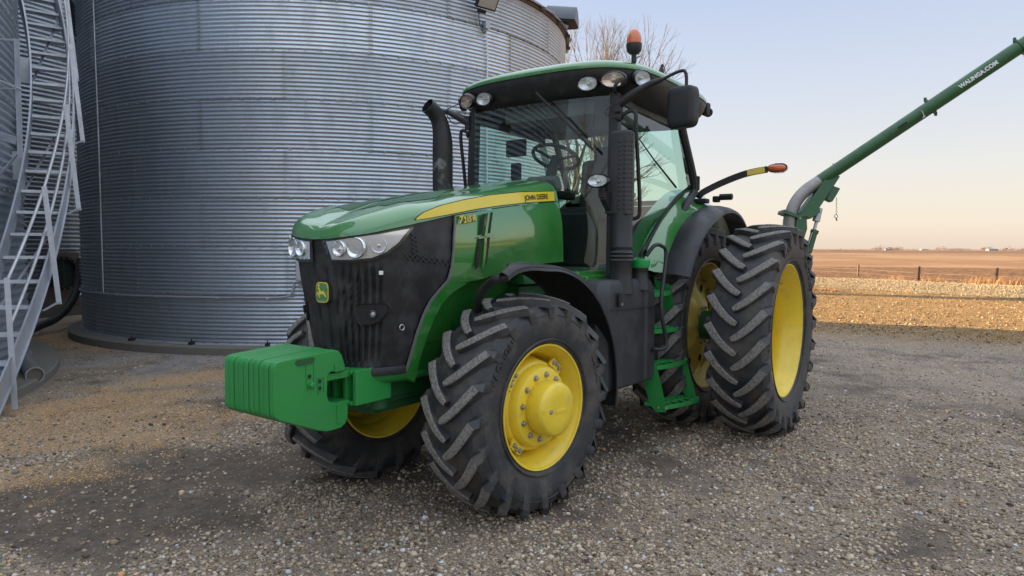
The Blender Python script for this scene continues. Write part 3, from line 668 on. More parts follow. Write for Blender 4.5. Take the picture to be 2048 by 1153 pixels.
# floodlight with its junction box
fl = empty('floodlight', P1(75.8, 5.76, .06)); rz = Matrix.Rotation(math.radians(76.2), 3, 'Z')
tilt = rz @ Matrix.Rotation(math.radians(-58), 3, 'Y')
MB().box(rz @ V(.03, 0, -.10), (.05, .16, .05), rz).build('bracket', M['black_matte'], fl, bevel=.004)
MB().box(rz @ V(.20, 0, .06), (.34, .42, .06), tilt).build('housing', M['black_matte'], fl, bevel=.01)
MB().box(rz @ V(.20, 0, .06)+tilt @ V(0, 0, -.032), (.28, .36, .012), tilt).build('lens', mat('frosted_flood_glass', (.42, .38, .35), .25, coat=.5), fl, bevel=.004)
tag(fl, 'square floodlight tilted out from the top of the big bin', 'floodlight')
jb = MB(); jb.box(P1(77.4, 5.47, .05), (.07, .10, .13), Matrix.Rotation(math.radians(77.4), 3, 'Z')); jb = jb.build('junction_box', M['galv'], bevel=.006)
MB().tube(smooth_path([P1(75.5, 5.70, .10), P1(75.4, 5.62, .06), P1(75.7, 5.46, .05), P1(76.7, 5.32, .05), P1(77.3, 5.38, .05)]), .008, 6).build('cable', M['hose'], jb)
MB().tube([P1(77.4, 5.4, .035), P1(77.9, 5.0, .03), P1(77.7, 4.2, .03), P1(77.9, 1.0, .03)], .012, 8).build('conduit_pipe', M['white_label'], jb)
tag(jb, 'small grey junction box with white conduit below the floodlight', 'junction box')

# bin behind the stairs
C2 = V(.3, -20.2, 0); R2 = 5.3
mid = empty('grain_bin', C2)
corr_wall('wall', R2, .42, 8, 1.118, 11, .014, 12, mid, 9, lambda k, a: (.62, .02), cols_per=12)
bolts(R2+.010, .42, 6, 1.118, 11, 12, mid, -0.0, 60, 150); bin_roof(R2, .42+8*1.118+.02, mid); foundation(R2+.05, .42, mid)
tag(mid, 'corrugated blue grey grain bin seen through the staircase', 'grain bin')
def P2(px, py, dr=.0): return cyl_at(px, py, C2, R2+dr)
pn = MB(); A_ = [P2(84, 505, .03), P2(157, 505, .03)]; B_ = [P2(84, 612, .03), P2(157, 612, .03)]
pn.grid([resamp(A_, 6), resamp(B_, 6)]); pn = pn.build('access_panel', mat('panel_steel', (.17, .13, .125), .5, metal=.4, dirt=.3), solid=.03)
tag(pn, 'brown steel access panel low on the bin behind the stairs', 'access panel')
fc = P2(125, 547, .06); fn_ = (V(fc.x, fc.y, 0)-C2).normalized()
fan = empty('fan_inlet', fc)
a_ = MB(); a_.revolve([(-.03, .40), (.05, .40), (.05, .33), (-.02, .31)], axis=fn_, seg=40, closed=True); a_.build('flange_ring', M['black_matte'], fan)
a_ = MB(); a_.revolve([(0, .002), (-.0, .32)], axis=fn_, seg=32); a_.build('backing', mat('fan_green', (.015, .04, .03), .5), fan)
a_ = MB(); tv = fn_.cross(V(0, 0, 1))
for q in range(2): a_.beam((tv if q else V(0, 0, 1))*-.34+fn_*.04, (tv if q else V(0, 0, 1))*.34+fn_*.04, .02, .012, up=fn_)
for r0 in (.1, .2, .28): a_.revolve([(.03, r0), (.038, r0+.006), (.03, r0+.012)], axis=fn_, seg=36)
a_.build('guard', mat('fan_guard', (.03, .06, .045), .5), fan)
a_ = MB()
for q in range(16): d_ = (tv*math.cos(q*math.pi/8)+V(0, 0, math.sin(q*math.pi/8)))*.37; a_.revolve([(.07, .001), (.07, .011), (.05, .011)], c=d_, axis=fn_, seg=6)
a_.build('flange_bolt', M['steel'], fan)
tag(fan, 'round dark green fan inlet with bolted flange behind the stairs', 'fan inlet')
hp = [at(*q) if False else at(q[0], q[1], d=q[2]) for q in ((160, 520, 14.6), (157, 560, 14.4), (150, 590, 14.2), (132, 620, 13.9), (108, 640, 13.6), (80, 652, 13.2), (55, 665, 12.8), (40, 690, 12.5))]
tag(MB().tube(smooth_path(hp, 5), .075, 12).build('suction_hose', M['hose']), 'thick black hose curving down behind the stairs', 'hose')

# bin carrying the stairs, at the left edge
C3 = V(9.575, -10.908, 0); R3 = 7.68
lb = empty('grain_bin', C3)
corr_wall('wall', R3, .10, 8, 1.118, 11, .014, 18, lb, 19, lambda k, a: (1.0, .04), vis=12, cols_per=14)
bolts(R3+.010, .10, 7, 1.118, 11, 18, lb, 12, 90, 200); bin_roof(R3, .10+8*1.118+.02, lb); foundation(R3+.37, .08, lb)
tag(lb, 'corrugated grain bin with the staircase at the left edge', 'grain bin')
# spiral staircase
st = empty('bin_staircase', C3)
RI, RO, PH0, DPH, Z0, DZ = 7.831, 8.304, 2.3539, .0316, .479, .270
def SP(k, r, dz=0): a = PH0+DPH*k; return V(r*math.cos(a), r*math.sin(a), Z0+DZ*k+dz)
KMIN, KMAX = -1, 32
for k in range(KMIN, KMAX):
    b = MB(); a = PH0+DPH*k; tv = V(-math.sin(a), math.cos(a), 0)
    i0, o0 = SP(k, RI+.006), SP(k, RO-.006); dep = .19
    b.prism([i0+V(0, 0, -.035)-tv*.0, i0, i0+tv*dep, i0+tv*dep+V(0, 0, -.035), i0+tv*(dep-.004)+V(0, 0, -.035), i0+tv*(dep-.004)+V(0, 0, -.004), i0+tv*.004+V(0, 0, -.004), i0+tv*.004+V(0, 0, -.035)], o0-i0)
    b.build('tread', M['galv_light'], st)
for r, nm in ((RI, 'inner'), (RO, 'outer')):
    b = MB(); rows = []
    K = np.arange(KMIN-1.0, KMAX+.2, .5)
    rows = [[SP(k+.6, r, -.20) for k in K], [SP(k+.6, r, .11) for k in K]]
    b.grid(rows)
    lip = -.022 if r == RI else .022
    for dz_ in (-.20, .11): b.grid([[SP(k+.6, r, dz_) for k in K], [SP(k+.6, r+lip, dz_) for k in K]])
    b.build('stringer', M['galv'], st, solid=.005)
def on_out(px, py, r): return cyl_at(px, py, C3, r)-C3
# handrail posts (flat angle bars) and the two rails
def helix_rail(h, r, k0, k1, nm):
    MB().tube([SP(k, r, h) for k in np.arange(k0, k1, .5)], .017, 10).build(nm, M['pipe_steel'], st)
helix_rail(.80, RO-.03, .14, KMAX, 'handrail'); helix_rail(.31, RO-.03, .22, KMAX, 'handrail')
for k in (-.1, 3.6, 7.8, 11.5, 15.4, 19.3, 23.2, 27.1, 31):
    a = PH0+DPH*k; e = V(math.cos(a), math.sin(a), 0); t = V(-math.sin(a), math.cos(a), 0)
    lo, hi = SP(k, RO+(.11 if k > 0 else .03), -.45), SP(k, RO-.0, .90)
    b = MB(); b.beam(lo, hi, .006, .055, up=e); b.beam(lo+t*.026-e*.02, hi+t*.026-e*.02, .05, .006, up=e)
    b.build('handrail_post', M['galv_light'], st)
    if k > 0: b = MB(); b.beam(SP(k-.7, RO, -.32), lo+V(0, 0, .03), .045, .006); b.build('outrigger', M['galv'], st)
for k in (3.2, 8.5, 14.0, 19.5, 25):
    a = PH0+DPH*k; e = V(math.cos(a), math.sin(a), 0)
    b = MB(); b.prism([SP(k, R3, .1), SP(k, RI, .1), SP(k, RI, -.26), SP(k, R3, -.26)], V(-math.sin(a), math.cos(a), 0)*.006); b.build('wall_bracket', M['galv'], st)
for k in (2, 8, 14): MB().beam(SP(k, RI, -.25), SP(k+4.2, RO, -.1), .035, .006).build('cross_brace', M['galv'], st)
tag(st, 'galvanised spiral staircase with pipe handrails on the left bin', 'staircase')
# landing frame further up the left bin
lf = empty('landing_frame', C3)
b = MB(); q0 = cyl_at(33, 82, C3, R3+.10)-C3; q1 = cyl_at(37.5, 315, C3, R3+.10)-C3
dl = (at(34, 200, d=8.9)-CAM); 
def lfp(px, py): return at(px, py, d=8.3)-C3
b.beam(lfp(31, 78), lfp(38.5, 317), .055, .006, up=-CR); b.beam(lfp(34.5, 78), lfp(42, 317), .006, .05, up=-CR); b.build('post', M['galv'], lf)
MB().beam(lfp(-30, 262), lfp(36, 283), .05, .09).build('beam', M['galv'], lf)
MB().beam(lfp(-20, 372), lfp(34, 310), .04, .012).build('brace', M['galv'], lf)
b = MB(); b.tube([lfp(-40, 78), lfp(31, 81)], .014, 8); b.tube([lfp(-40, 177), lfp(34, 178)], .014, 8); b.tube([lfp(-30, 152), lfp(6, 165), lfp(43, 180)], .016, 8)
b.build('rail', M['pipe_steel'], lf)
tag(lf, 'galvanised angle frame with rails at the far left edge', 'landing frame')
# catwalk beams between bins, top left
cw = empty('catwalk_bracing', at(170, 20, d=12.5))
def cwp(px, py, d=12.5): return at(px, py, d=d)-at(170, 20, d=12.5)
MB().beam(cwp(142, -8), cwp(192, 61), .06, .05, up=-CF).build('brace', M['galv'], cw)
MB().prism([cwp(135, -30), cwp(157, -30), cwp(154, 82), cwp(148, 84)], CF*.04).build('web_plate', M['grey_plastic'], cw)
MB().prism([cwp(172, -30), cwp(196, -30), cwp(194, 58)], CF*.04).build('web_plate', M['grey_plastic'], cw)
MB().beam(cwp(130, 50), cwp(156, 84), .03, .02, up=-CF).build('brace', M['galv'], cw)
MB().beam(cwp(60, -34, 12.5), cwp(420, -60, 11.5), .5, .12).build('catwalk_beam', M['galv'], cw)
tag(cw, 'grey catwalk braces between the bins at top left', 'catwalk')
# short steel tube on the left pad
tp = empty('unload_tube', (0, 0, 0)); b = MB(); A0, A1 = at(36, 702, z=.26), at(70, 751, z=.12)
b.tube([A0, A1], .088, 20, caps=False); b.build('tube_wall', mat('dull_tube_steel', (.22, .22, .22), .5, metal=.5, dirt=.5), tp, solid=.006)
b = MB(); dd = (A1-A0).normalized(); b.revolve([(-.01, .088), (-.01, .100), (.006, .100), (.006, .088)], c=A1, axis=dd, seg=24, closed=True); b.build('rim', M['galv'], tp)
b = MB(); b.revolve([(-.02, .001), (-.02, .087)], c=A1, axis=dd, seg=20); b.build('cap', M['concrete'], tp)
tag(tp, 'short grey steel unloading tube resting on the left pad', 'unloading tube')
# unseen leg added behind the bins to cast the narrow shadow across the yard
lg = empty('added_shadow_leg', (-17.2, -30, 0)); b = MB()
b.box((0, 0, 7.5), (1.35, .6, 15))
b.build('trunking', M['galv'], lg, bevel=.01); MB().box((0, 0, 15.3), (1.4, .7, 1.1)).build('head', M['galv'], lg, bevel=.15)
b = MB()
for z in np.arange(1, 15, 2.4):
    for s in (-1, 1): b.beam((-.6*s, -.3, z), (.6*s, -.3, z+2.2), .05, .05)
b.build('bracing', M['galv'], lg); MB().box((0, 0, .5), (1.5, .9, 1.)).build('boot', M['galv'], lg, bevel=.05)
tag(lg, 'tall unseen elevator leg added behind the big bin for its shadow', 'elevator leg')

# bare trees
def bare_tree(name, base, H, seed, label, parent_group, spread=.5, lod=5, bulk=1):
    r = random.Random(seed); root = empty(name, base); trunk = MB(); crown = MB()
    def grow(p, d, L, rad, lev, mb):
        n = 5; pts = [p.copy()]; rr = [rad]; q = p.copy(); dd = d.copy(); taper = .62
        for i in range(n):
            dd = (dd+V(r.gauss(0, .10), r.gauss(0, .10), r.gauss(.03, .06))).normalized(); q = q+dd*L/n; pts.append(q.copy()); rr.append(rad*(1-(1-taper)*(i+1)/n))
        mb.tube(pts, rr, 7 if lev == 0 else (5 if lev < 3 else 3), caps=False)
        if lev >= lod: return
        nb = r.choice((2, 3, 3)) if lev else 4
        for j in range(nb):
            ax = dd.orthogonal().normalized(); ax.rotate(Matrix.Rotation(r.uniform(0, 6.28), 3, dd))
            nd = (dd+ax*r.uniform(.35, .95)*spread*1.6).normalized(); nd.z += .12; nd.normalize()
            grow(pts[-1], nd, L*r.uniform(.66, .84), rr[-1]*r.uniform(.68, .86), lev+1, crown)
        if lev > 0:
            for j in range(2):
                k = r.choice((1, 2, 3, 4)); ax = dd.orthogonal().normalized(); ax.rotate(Matrix.Rotation(r.uniform(0, 6.28), 3, dd))
                grow(pts[k], (dd*.6+ax*.9).normalized(), L*r.uniform(.35, .6), rr[k]*.4, min(lod, lev+2), crown)
    grow(V(0, 0, -.1), V(0, 0, 1), H*.24, H*.016*bulk, 0, trunk)
    trunk.build('trunk', M['bark'], root, weld=False); crown.build('crown', M['bark'], root, weld=False)
    tag(root, label, 'tree', parent_group); return root
for i, (px, py, d, H, sd, lb_) in enumerate(((1146, 520, 50, 17.6, 3, 'bare winter tree closest to the bin roof edge'), (1182, 520, 52, 20.6, 8, 'tallest bare tree, in the middle above the cab roof'), (1214, 520, 54, 18.4, 15, 'bare winter tree nearest the orange beacon'))):
    g_ = at(px, 545, d=d); bare_tree('bare_tree', (g_.x, g_.y, float(gz(g_.x, g_.y))), H, sd, lb_, 'bare trees behind the tractor', spread=.24, lod=6, bulk=2.2)
for i, (x_, y_, H, sd) in enumerate(((24, -5.5, 13, 31), (31, -9.5, 15, 32))):
    bare_tree('bare_tree', (x_, y_, 0), H, sd, ('broad bare tree mirrored in the windshield', 'taller bare tree mirrored beside it in the windshield')[i], 'bare trees across the yard', spread=.45, lod=5)

# ---------------------------------------------------------------- tractor (x forward, y to its left, rear axle at x = 0)
T = empty('tractor', (0, 0, 0))
tag(T, 'green farm tractor with dual rear wheels and yellow rims', 'tractor')
SH = V(0, 0, 0)
# --- tyres and wheels, local frame: axle along y, outer face +y
def lugs(mb, R, hw, n, hgt, dth, w0, w1, rside):
    for side in (1, -1):
        for i in range(n):
            t0 = 2*math.pi*(i+(.5 if side < 0 else 0))/n; rows = []
            st_ = [(0.0, 0), (.12, .0), (.3, 0), (.5, 0), (.7, 0), (.88, 0), (1.0, 0), (1.0, .35), (1.0, .75), (1.0, 1.0)]
            for s, down in st_:
                y = side*(-.02+(hw+.02)*s)
                th = t0+dth*(.45*s+.55*s**1.9)*1.1+dth*.16*down; crown = R-.035*s**2.2
                rad = crown-down*rside; w = (w0+(w1-w0)*s)*(1+.25*down)
                yo = y+side*(.012*math.sin(down*math.pi/2+.3) if down else 0)
                # direction across the lug in the (theta, y) surface
                slope = dth*1.1*(.45+1.05*s**.9)*R/hw; nrm = math.hypot(1, slope); ct, cy = 1/nrm, -slope*side/nrm
                if down: ct, cy = 1.0, 0
                hg = hgt*(1-.72*down) if down else hgt
                def pt(off, rr, k): 
                    th_ = th+off*ct/R; return V(rr*math.cos(th_), yo+off*cy+(side*k if down else 0), rr*math.sin(th_))
                wb = w*1.25
                if s == 0: w *= .72; wb = w*1.5
                cf = .007
                if down == 0: row = [pt(-wb/2, rad-hgt-.012, 0), pt(-w/2, rad-cf, 0), pt(-w/2+cf*1.3, rad, 0), pt(w/2-cf*1.3, rad, 0), pt(w/2, rad-cf, 0), pt(wb/2, rad-hgt-.012, 0)]
                else: row = [pt(-wb/2, rad-.004, -.02), pt(-w/2, rad, hg*.45), pt(-w/2+cf, rad, hg*.55), pt(w/2-cf, rad, hg*.55), pt(w/2, rad, hg*.45), pt(wb/2, rad-.004, -.02)]
                rows.append(row)
            o = len(mb.v); vs = [p for r in rows for p in r]; fs = []; mi = []
            for k in range(len(rows)-1):
                for j in range(5): fs.append((k*6+j, k*6+j+1, k*6+j+7, k*6+j+6)); mi.append(1 if (1 <= j <= 3 and k < 6) else 0)
            fs += [tuple(range(6))[::-1], tuple((len(rows)-1)*6+j for j in range(6))]; mi += [0, 0]
            for f, m in zip(fs, mi): mb.f.append(tuple(a+o for a in f)); mb.m.append(m)
            mb.v += [tuple(v) for v in vs]
def ground_flatten(o, zc, flat, w=0):
    for v in o.data.vertices:      # contact patch: the tyre is pressed flat on the ground
        if v.co.z < -flat:
            v.co.y *= 1+.10*min(1, (-flat-v.co.z)/.05); v.co.z = -flat+(v.co.z+flat)*.12
def tyre(name, R, hw, sw, rb, yb, parent, nl, hgt, dth, w0, w1, flat, words=None):
    mb = MB(); Rc = R-hgt
    prof = [(-yb, rb+.014), (-yb-.015, rb+.034), (-sw*.93, rb+(Rc-rb)*.28), (-sw, rb+(Rc-rb)*.52), (-sw*.985, rb+(Rc-rb)*.72), (-hw*.985, Rc-.06), (-hw*.90, Rc-.026), (-hw*.6, Rc-.008), (0, Rc), (hw*.6, Rc-.008), (hw*.90, Rc-.026), (hw*.985, Rc-.06), (sw*.985, rb+(Rc-rb)*.72), (sw, rb+(Rc-rb)*.52), (sw*.93, rb+(Rc-rb)*.28), (yb+.015, rb+.034), (yb, rb+.014), (yb*.8, rb+.01)]
    for s in (1, -1): pass
    mb.revolve(prof, seg=96)
    for s in (1, -1):      # moulding rings on the sidewall
        rr = rb+.048; yy = s*(yb+.022+(sw-yb)*.25); mb.revolve([(yy-s*.012, rr-.006), (yy, rr), (yy-s*.010, rr+.008)], seg=80)
        rr = rb+(Rc-rb)*.70; yy = s*(sw*.992); mb.revolve([(yy-s*.006, rr-.006), (yy+s*.004, rr), (yy-s*.006, rr+.007)], seg=80)
    lugs(mb, R, hw, nl, hgt, dth, w0, w1, (R-rb)*.40)
    o = mb.build(name, [M['rubber'], M['lug_face']], parent, smooth=35, weld=False)
    ground_flatten(o, 0, flat)
    if words:
        for txt, a0, rr, size, yy in words: arc_text(txt, a0, rr, size, yy, o)
    return o
def text_mesh(txt, size, ext=.0, bold=0, shear=0, space=1.0, bevel=0):
    c = bpy.data.curves.new('txt', 'FONT'); c.body = txt; c.size = size; c.extrude = ext; c.offset = bold; c.shear = shear; c.space_character = space
    c.resolution_u = 3
    o = bpy.data.objects.new('txt', c); SC.collection.objects.link(o); dg = bpy.context.evaluated_depsgraph_get(); dg.update()
    me = bpy.data.meshes.new_from_object(o.evaluated_get(dg)); SC.collection.objects.unlink(o); bpy.data.objects.remove(o); return me
def place_text(txt, size, fn, name, m, parent, **k):
    me = text_mesh(txt, size, **k); me.name = name
    bm = bmesh.new(); bm.from_mesh(me); bmesh.ops.subdivide_edges(bm, edges=[e for e in bm.edges if e.calc_length() > size*.25], cuts=2); bm.to_mesh(me); bm.free()
    for v in me.vertices: v.co = fn(v.co.x, v.co.y, v.co.z)
    me.materials.clear(); me.materials.append(m); o = bpy.data.objects.new(name, me); SC.collection.objects.link(o); o.parent = parent; return o
def arc_text(txt, a0, rr, size, yy, parent):
    # raised letters round the sidewall, read from outside (+y)
    def fn(x, y, z):
        a = a0+x/(rr+size*.3); r = rr+y; return V(-math.cos(math.pi-a)*r, yy+z-.02*((r-rr)/size), math.sin(a)*r)
    def fn2(x, y, z):
        a = a0-x/(rr+size*.3); r = rr+y
        return V(-math.cos(a)*r*-1, yy+z, math.sin(a)*r)
    # seen from +y, +x (forward) is on the left: clockwise reading = angle increasing from +x over the top
    def fn3(x, y, z):
        a = a0+x/(rr+size*.3); r = rr+y; return V(r*math.cos(a), yy+z, r*math.sin(a))
    place_text(txt, size, fn3, 'sidewall_lettering', M['rubber'], parent, ext=.0035, bold=.001, space=1.15)
def bolt(mb, c, ax, r=.016, h=.014, washer=True):
    if washer: mb.revolve([(0, r*1.35), (.005, r*1.35), (.005, r*.9)], c=c, axis=ax, seg=14)
    mb.revolve([(0, r), (h, r), (h+.002, r*.8), (h+.002, .0005)], c=c, axis=ax, seg=6)
def one_bolt(name, c, r, h, parent, cache={}):
    k = (r, h)
    if k not in cache: mb = MB(); bolt(mb, V(0, 0, 0), (0, 1, 0), r, h); o = mb.build(name, M['steel'], parent); cache[k] = o.data
    else: o = bpy.data.objects.new(name, cache[k]); SC.collection.objects.link(o); o.parent = parent
    o.location = c; return o
def front_wheel(side, loc, yaw):
    w = empty('front_wheel', loc); w.parent = T
    w.rotation_euler = (0, 0, yaw) if side > 0 else (0, 0, math.pi+yaw)
    t = tyre('tyre', .724, .205, .222, .385, .185, w, 20, .042, .30, .045, .064, .690,
             [('TRACTION', math.radians(-42+60), .545, .062, .2255), ('RADIAL', math.radians(150), .545, .055, .2255)])
    rim = MB()
    rim.revolve([(.198, .405), (.203, .402), (.200, .392), (.178, .386), (.168, .372), (.130, .366), (.110, .345), (.02, .330), (-.06, .330), (-.10, .345), (-.135, .366), (-.172, .374), (-.182, .388), (-.203, .394), (-.205, .404), (-.198, .405)], seg=96)
    rim = rim.build('rim', M['yellow'], w, smooth=50, solid=.004)
    d = MB()
    d.revolve([(-.03, .334), (-.01, .315), (.06, .300), (.105, .290), (.114, .282), (.118, .268), (.150, .262), (.172, .250), (.178, .235), (.178, .155)], seg=96)
    for q in range(4):
        a = math.radians(40+90*q)
        pp = [V((.335 if abs(i) < 3 else .30)*math.cos(a+i*.075), .118, (.335 if abs(i) < 3 else .30)*math.sin(a+i*.075)) for i in range(-3, 4)]
        pp += [V(.28*math.cos(a+i*.075), .118, .28*math.sin(a+i*.075)) for i in range(3, -4, -1)]
        d.prism(pp, V(0, .012, 0))
    d = d.build('wheel_disc', M['yellow'], w, smooth=35)
    for q in range(12): a = math.radians(9+30*q); one_bolt('wheel_bolt', V(.206*math.cos(a), .178, .206*math.sin(a)), .0145, .016, d)
    for q in range(4):
        for i in (-1, 0, 1): a = math.radians(40+90*q+i*6.5); one_bolt('clamp_bolt', V((.318-.008*abs(i))*math.cos(a), .130, (.318-.008*abs(i))*math.sin(a)), .012, .014, d)
    h = MB(); h.revolve([(.10, .162), (.178, .166), (.190, .176), (.275, .174), (.300, .166), (.310, .150), (.311, .09), (.308, .0005)], seg=72)
    h.revolve([(.309, .010), (.312, .017), (.309, .024)], c=V(.135-.0, 0, .01), axis=(0, 1, 0), seg=20)
    h = h.build('hub_cap', M['yellow'], w, smooth=50)
    p = MB(); p.box((-.02, .311, -.01), (.11, .004, .022)); p.build('cast_plate', M['yellow'], h, bevel=.002)
    p = MB(); bolt(p, V(.085, .310, .0), (0, 1, 0), .011, .006); p.build('drain_plug', M['steel'], h)
    b = MB(); b.revolve([(-.16, .0005), (-.16, .20), (.02, .22), (.10, .22)], seg=40); b.build('hub_carrier', M['green_dark'], w)
    return w
fw1 = front_wheel(1, (2.837, .691, .690-.045+.02), -.108)
fw2 = front_wheel(-1, (2.883, -.691, .690-.045+.02), -.108)
def rear_wheel(loc, side, disc_out, label=None):
    w = empty('rear_wheel', loc); w.parent = T
    if side < 0: w.rotation_euler = (0, 0, math.pi)
    words = [('FIRESTONE', math.radians(118), .735, .085, .2405), ('ALL TRACTION', math.radians(-20), .74, .07, .2405), ('RADIAL', math.radians(62), .74, .07, .2405)] if disc_out is False else None
    tyre('tyre', .965, .232, .240, .588, .190, w, 24, .050, .235, .053, .072, .938, words)
    rim = MB(); rim.revolve([(.190, .606), (.196, .604), (.194, .594), (.168, .586), (.155, .568), (.085, .560), (.060, .535), (-.02, .528), (-.075, .530), (-.10, .556), (-.155, .568), (-.170, .586), (-.190, .592), (-.194, .604)], seg=110)
    rim.build('rim', M['yellow'] if disc_out is False else M['yellow_cast'], w, smooth=50, solid=.004)
    b = MB(); b.tube([V(.52*math.cos(2.2), .02, .52*math.sin(2.2)), V(.50*math.cos(2.2), .07, .50*math.sin(2.2))], .007, 8); b.build('valve_stem', M['steel'], w)
    d = MB(); yy = -.13 if disc_out is False else .03
    if disc_out is False:
        d.revolve([(yy, .53), (yy, .20), (yy+.02, .12), (yy+.02, .0005)], seg=64)
        for q in range(8): a = q*math.pi/4; bolt(d, V(.49*math.cos(a), yy, .49*math.sin(a)), (0, 1, 0), .02, .02)
        d.build('wheel_disc', M['yellow'], w)
    else:
        rows = []
        for rr_, y_ in ((.50, .02), (.46, .035), (.40, .035), (.34, .06), (.27, .10), (.22, .13), (.17, .14), (.12, .14), (.115, .20), (.001, .20)):
            rows.append([V(rr_*math.cos(a)*1.0, y_+.014*math.cos(a*8)*(1 if .25 < rr_ < .45 else 0), rr_*math.sin(a)) for a in np.linspace(0, 2*math.pi, 97)[:-1]])
        d.grid(rows, closed_u=True)
        d = d.build('wheel_disc', M['yellow_cast'], w, solid=.012)
        hm = MB()
        for q in range(8): a = (q+.5)*math.pi/4; hm.revolve([(.052, .0005), (.060, .034), (.066, .036)], c=V(.375*math.cos(a), 0, .375*math.sin(a)), axis=(0, 1, 0), seg=18)
        hm.build('hand_hole', M['black_matte'], d)
        bb_ = MB()
        for q in range(8):
            a = q*math.pi/4+.1
            for da in (-.045, .045): bb_.box(V(.475*math.cos(a+da), .055, .475*math.sin(a+da)), (.03, .035, .03), Matrix.Rotation(-a, 3, 'Y'))
        for q in range(10): a = q*math.pi/5; bolt(bb_, V(.175*math.cos(a), .14, .175*math.sin(a)), (0, 1, 0), .014, .02)
        bb_.build('clamp_bolt', M['steel'], d)
        lg_ = MB()
        for q in range(8): a = q*math.pi/4+.1; lg_.box(V(.48*math.cos(a), .03, .48*math.sin(a)), (.10, .03, .15), Matrix.Rotation(-a, 3, 'Y'))
        lg_.build('rim_clamp', M['yellow_cast'], d, bevel=.01)
    return w
rear_wheel((0, 1.485, .941), 1, False); rear_wheel((0, .755, .941), 1, True)
rear_wheel((0, -.755, .941), -1, True); rear_wheel((0, -1.485, .941), -1, False)
ax = MB(); ax.revolve([(-1.45, .0005), (-1.45, .052), (1.45, .052), (1.45, .0005)], c=(0, 0, .941), seg=24)
for s in (1, -1): ax.revolve([(.35*s, .16), (.62*s, .13), (.66*s, .15), (.70*s, .15)], c=(0, 0, .941), seg=32); ax.revolve([(.90*s, .14), (1.32*s, .14)], c=(0, 0, .941), seg=32)
ax.build('rear_axle', M['green_dark'], T)
ch = MB(); ch.box((.1, 0, .98), (1.0, .62, .62)); ch.box((1.25, 0, .92), (1.5, .46, .50)); ch.box((2.75, 0, .98), (1.7, .40, .46)); ch.box((2.6, 0, 1.3), (1.3, .46, .4))
ch.box((-.45, 0, .8), (.35, .5, .5)); ch.beam((-.4, 0, .45), (-.95, 0, .42), .12, .05)
ch.build('chassis', M['green_dark'], T, bevel=.03)
fa = MB(); fa.tube([(2.86, -.46, .66), (2.86, -.2, .72), (2.86, 0, .74), (2.86, .2, .72), (2.86, .46, .66)], [.085, .10, .14, .10, .085], 18)
fa.tube([(2.70, -.45, .60), (2.70, .45, .60)], .025, 10); fa.box((2.86, 0, .86), (.5, .3, .25))
for s in (1, -1): fa.box((2.86, .47*s, .665), (.2, .1, .32)); fa.tube([(2.55, .18*s, .62), (2.74, .43*s, .62)], .03, 10)
fa.build('front_axle', M['green_dark'], T, bevel=.012)

# --- nose surface: plan outline at height z
def lerpt(x, xs, ys): return float(np.interp(x, xs, ys))
def FX(z): return lerpt(z, (.90, .95, 1.42, 1.60, 1.75, 1.90), (3.81, 3.825, 3.880, 3.900, 3.930, 3.93))
def WY(z): return lerpt(z, (.85, .95, 1.2, 1.5, 1.7, 1.9, 2.0, 2.1, 2.2), (.315, .335, .395, .450, .462, .458, .445, .425, .39))
NEXP, LX = 2.6, .42
def S(u, z, off=0, sgn=1):
    w, f = WY(z), FX(z); 
    def raw(u):
        if u <= 1:
            a = max(u, 0)*math.pi/2; return V(f-LX+LX*math.cos(a)**(2/NEXP), w*math.sin(a)**(2/NEXP), z)
        return V(f-LX-(u-1), w, z)
    p = raw(u)
    if off:
        p2, p1 = raw(u+.01), raw(max(0, u-.01)); t = (p2-p1).normalized(); p = p+V(-t.y, t.x, 0)*-off if False else p+V(t.y, -t.x, 0)*off
    return V(p.x, p.y*sgn, p.z)
def uz(px, py):
    best = None
    for u0 in (.15, .4, .7, 1.0, 1.4, 2.0):
        u, z = u0, 1.5
        for it in range(40):
            def pr(u, z):
                d = S(u, z)-CAM; k = d.dot(CF); return 1024+FPX*d.dot(CR)/k-px, 576.5-FPX*d.dot(CU)/k-py
            e = pr(u, z); h = 1e-4; eu = pr(u+h, z); ez = pr(u, z+h)
            a, b, c, d = (eu[0]-e[0])/h, (ez[0]-e[0])/h, (eu[1]-e[1])/h, (ez[1]-e[1])/h; D = a*d-b*c
            if abs(D) < 1e-6: break
            du, dz = -(d*e[0]-b*e[1])/D, -(a*e[1]-c*e[0])/D; st__ = max(abs(du)/.3, abs(dz)/.2, 1); u = min(3., max(.02, u+du/st__)); z = min(2.3, max(.6, z+dz/st__))
        e = pr(u, z); q = abs(e[0])+abs(e[1])
        if best is None or q < best[0]-.01: best = (q, u, z)
    if best[0] > 3: print('uz miss', px, py, best)
    return best[1], best[2]
def zline(pts):       # polyline in picture directions -> function z(u) on the nose surface
    q = sorted(uz(*p) for p in pts); us, zs = [a for a, b in q], [b for a, b in q]
    return lambda u: float(np.interp(u, us, zs))
zt_ = lambda x: lerpt(x, (1.9, 2.2, 2.6, 3.05, 3.45, 3.7, 3.85, 3.93), (2.225, 2.175, 2.11, 2.035, 1.955, 1.875, 1.82, 1.775))
hood_low = zline([(646, 479), (690, 474), (740, 467), (822, 450), (908, 430), (1000, 415), (1060, 407), (1109, 403)])
UEND = 1+FX(2.0)-LX-1.975
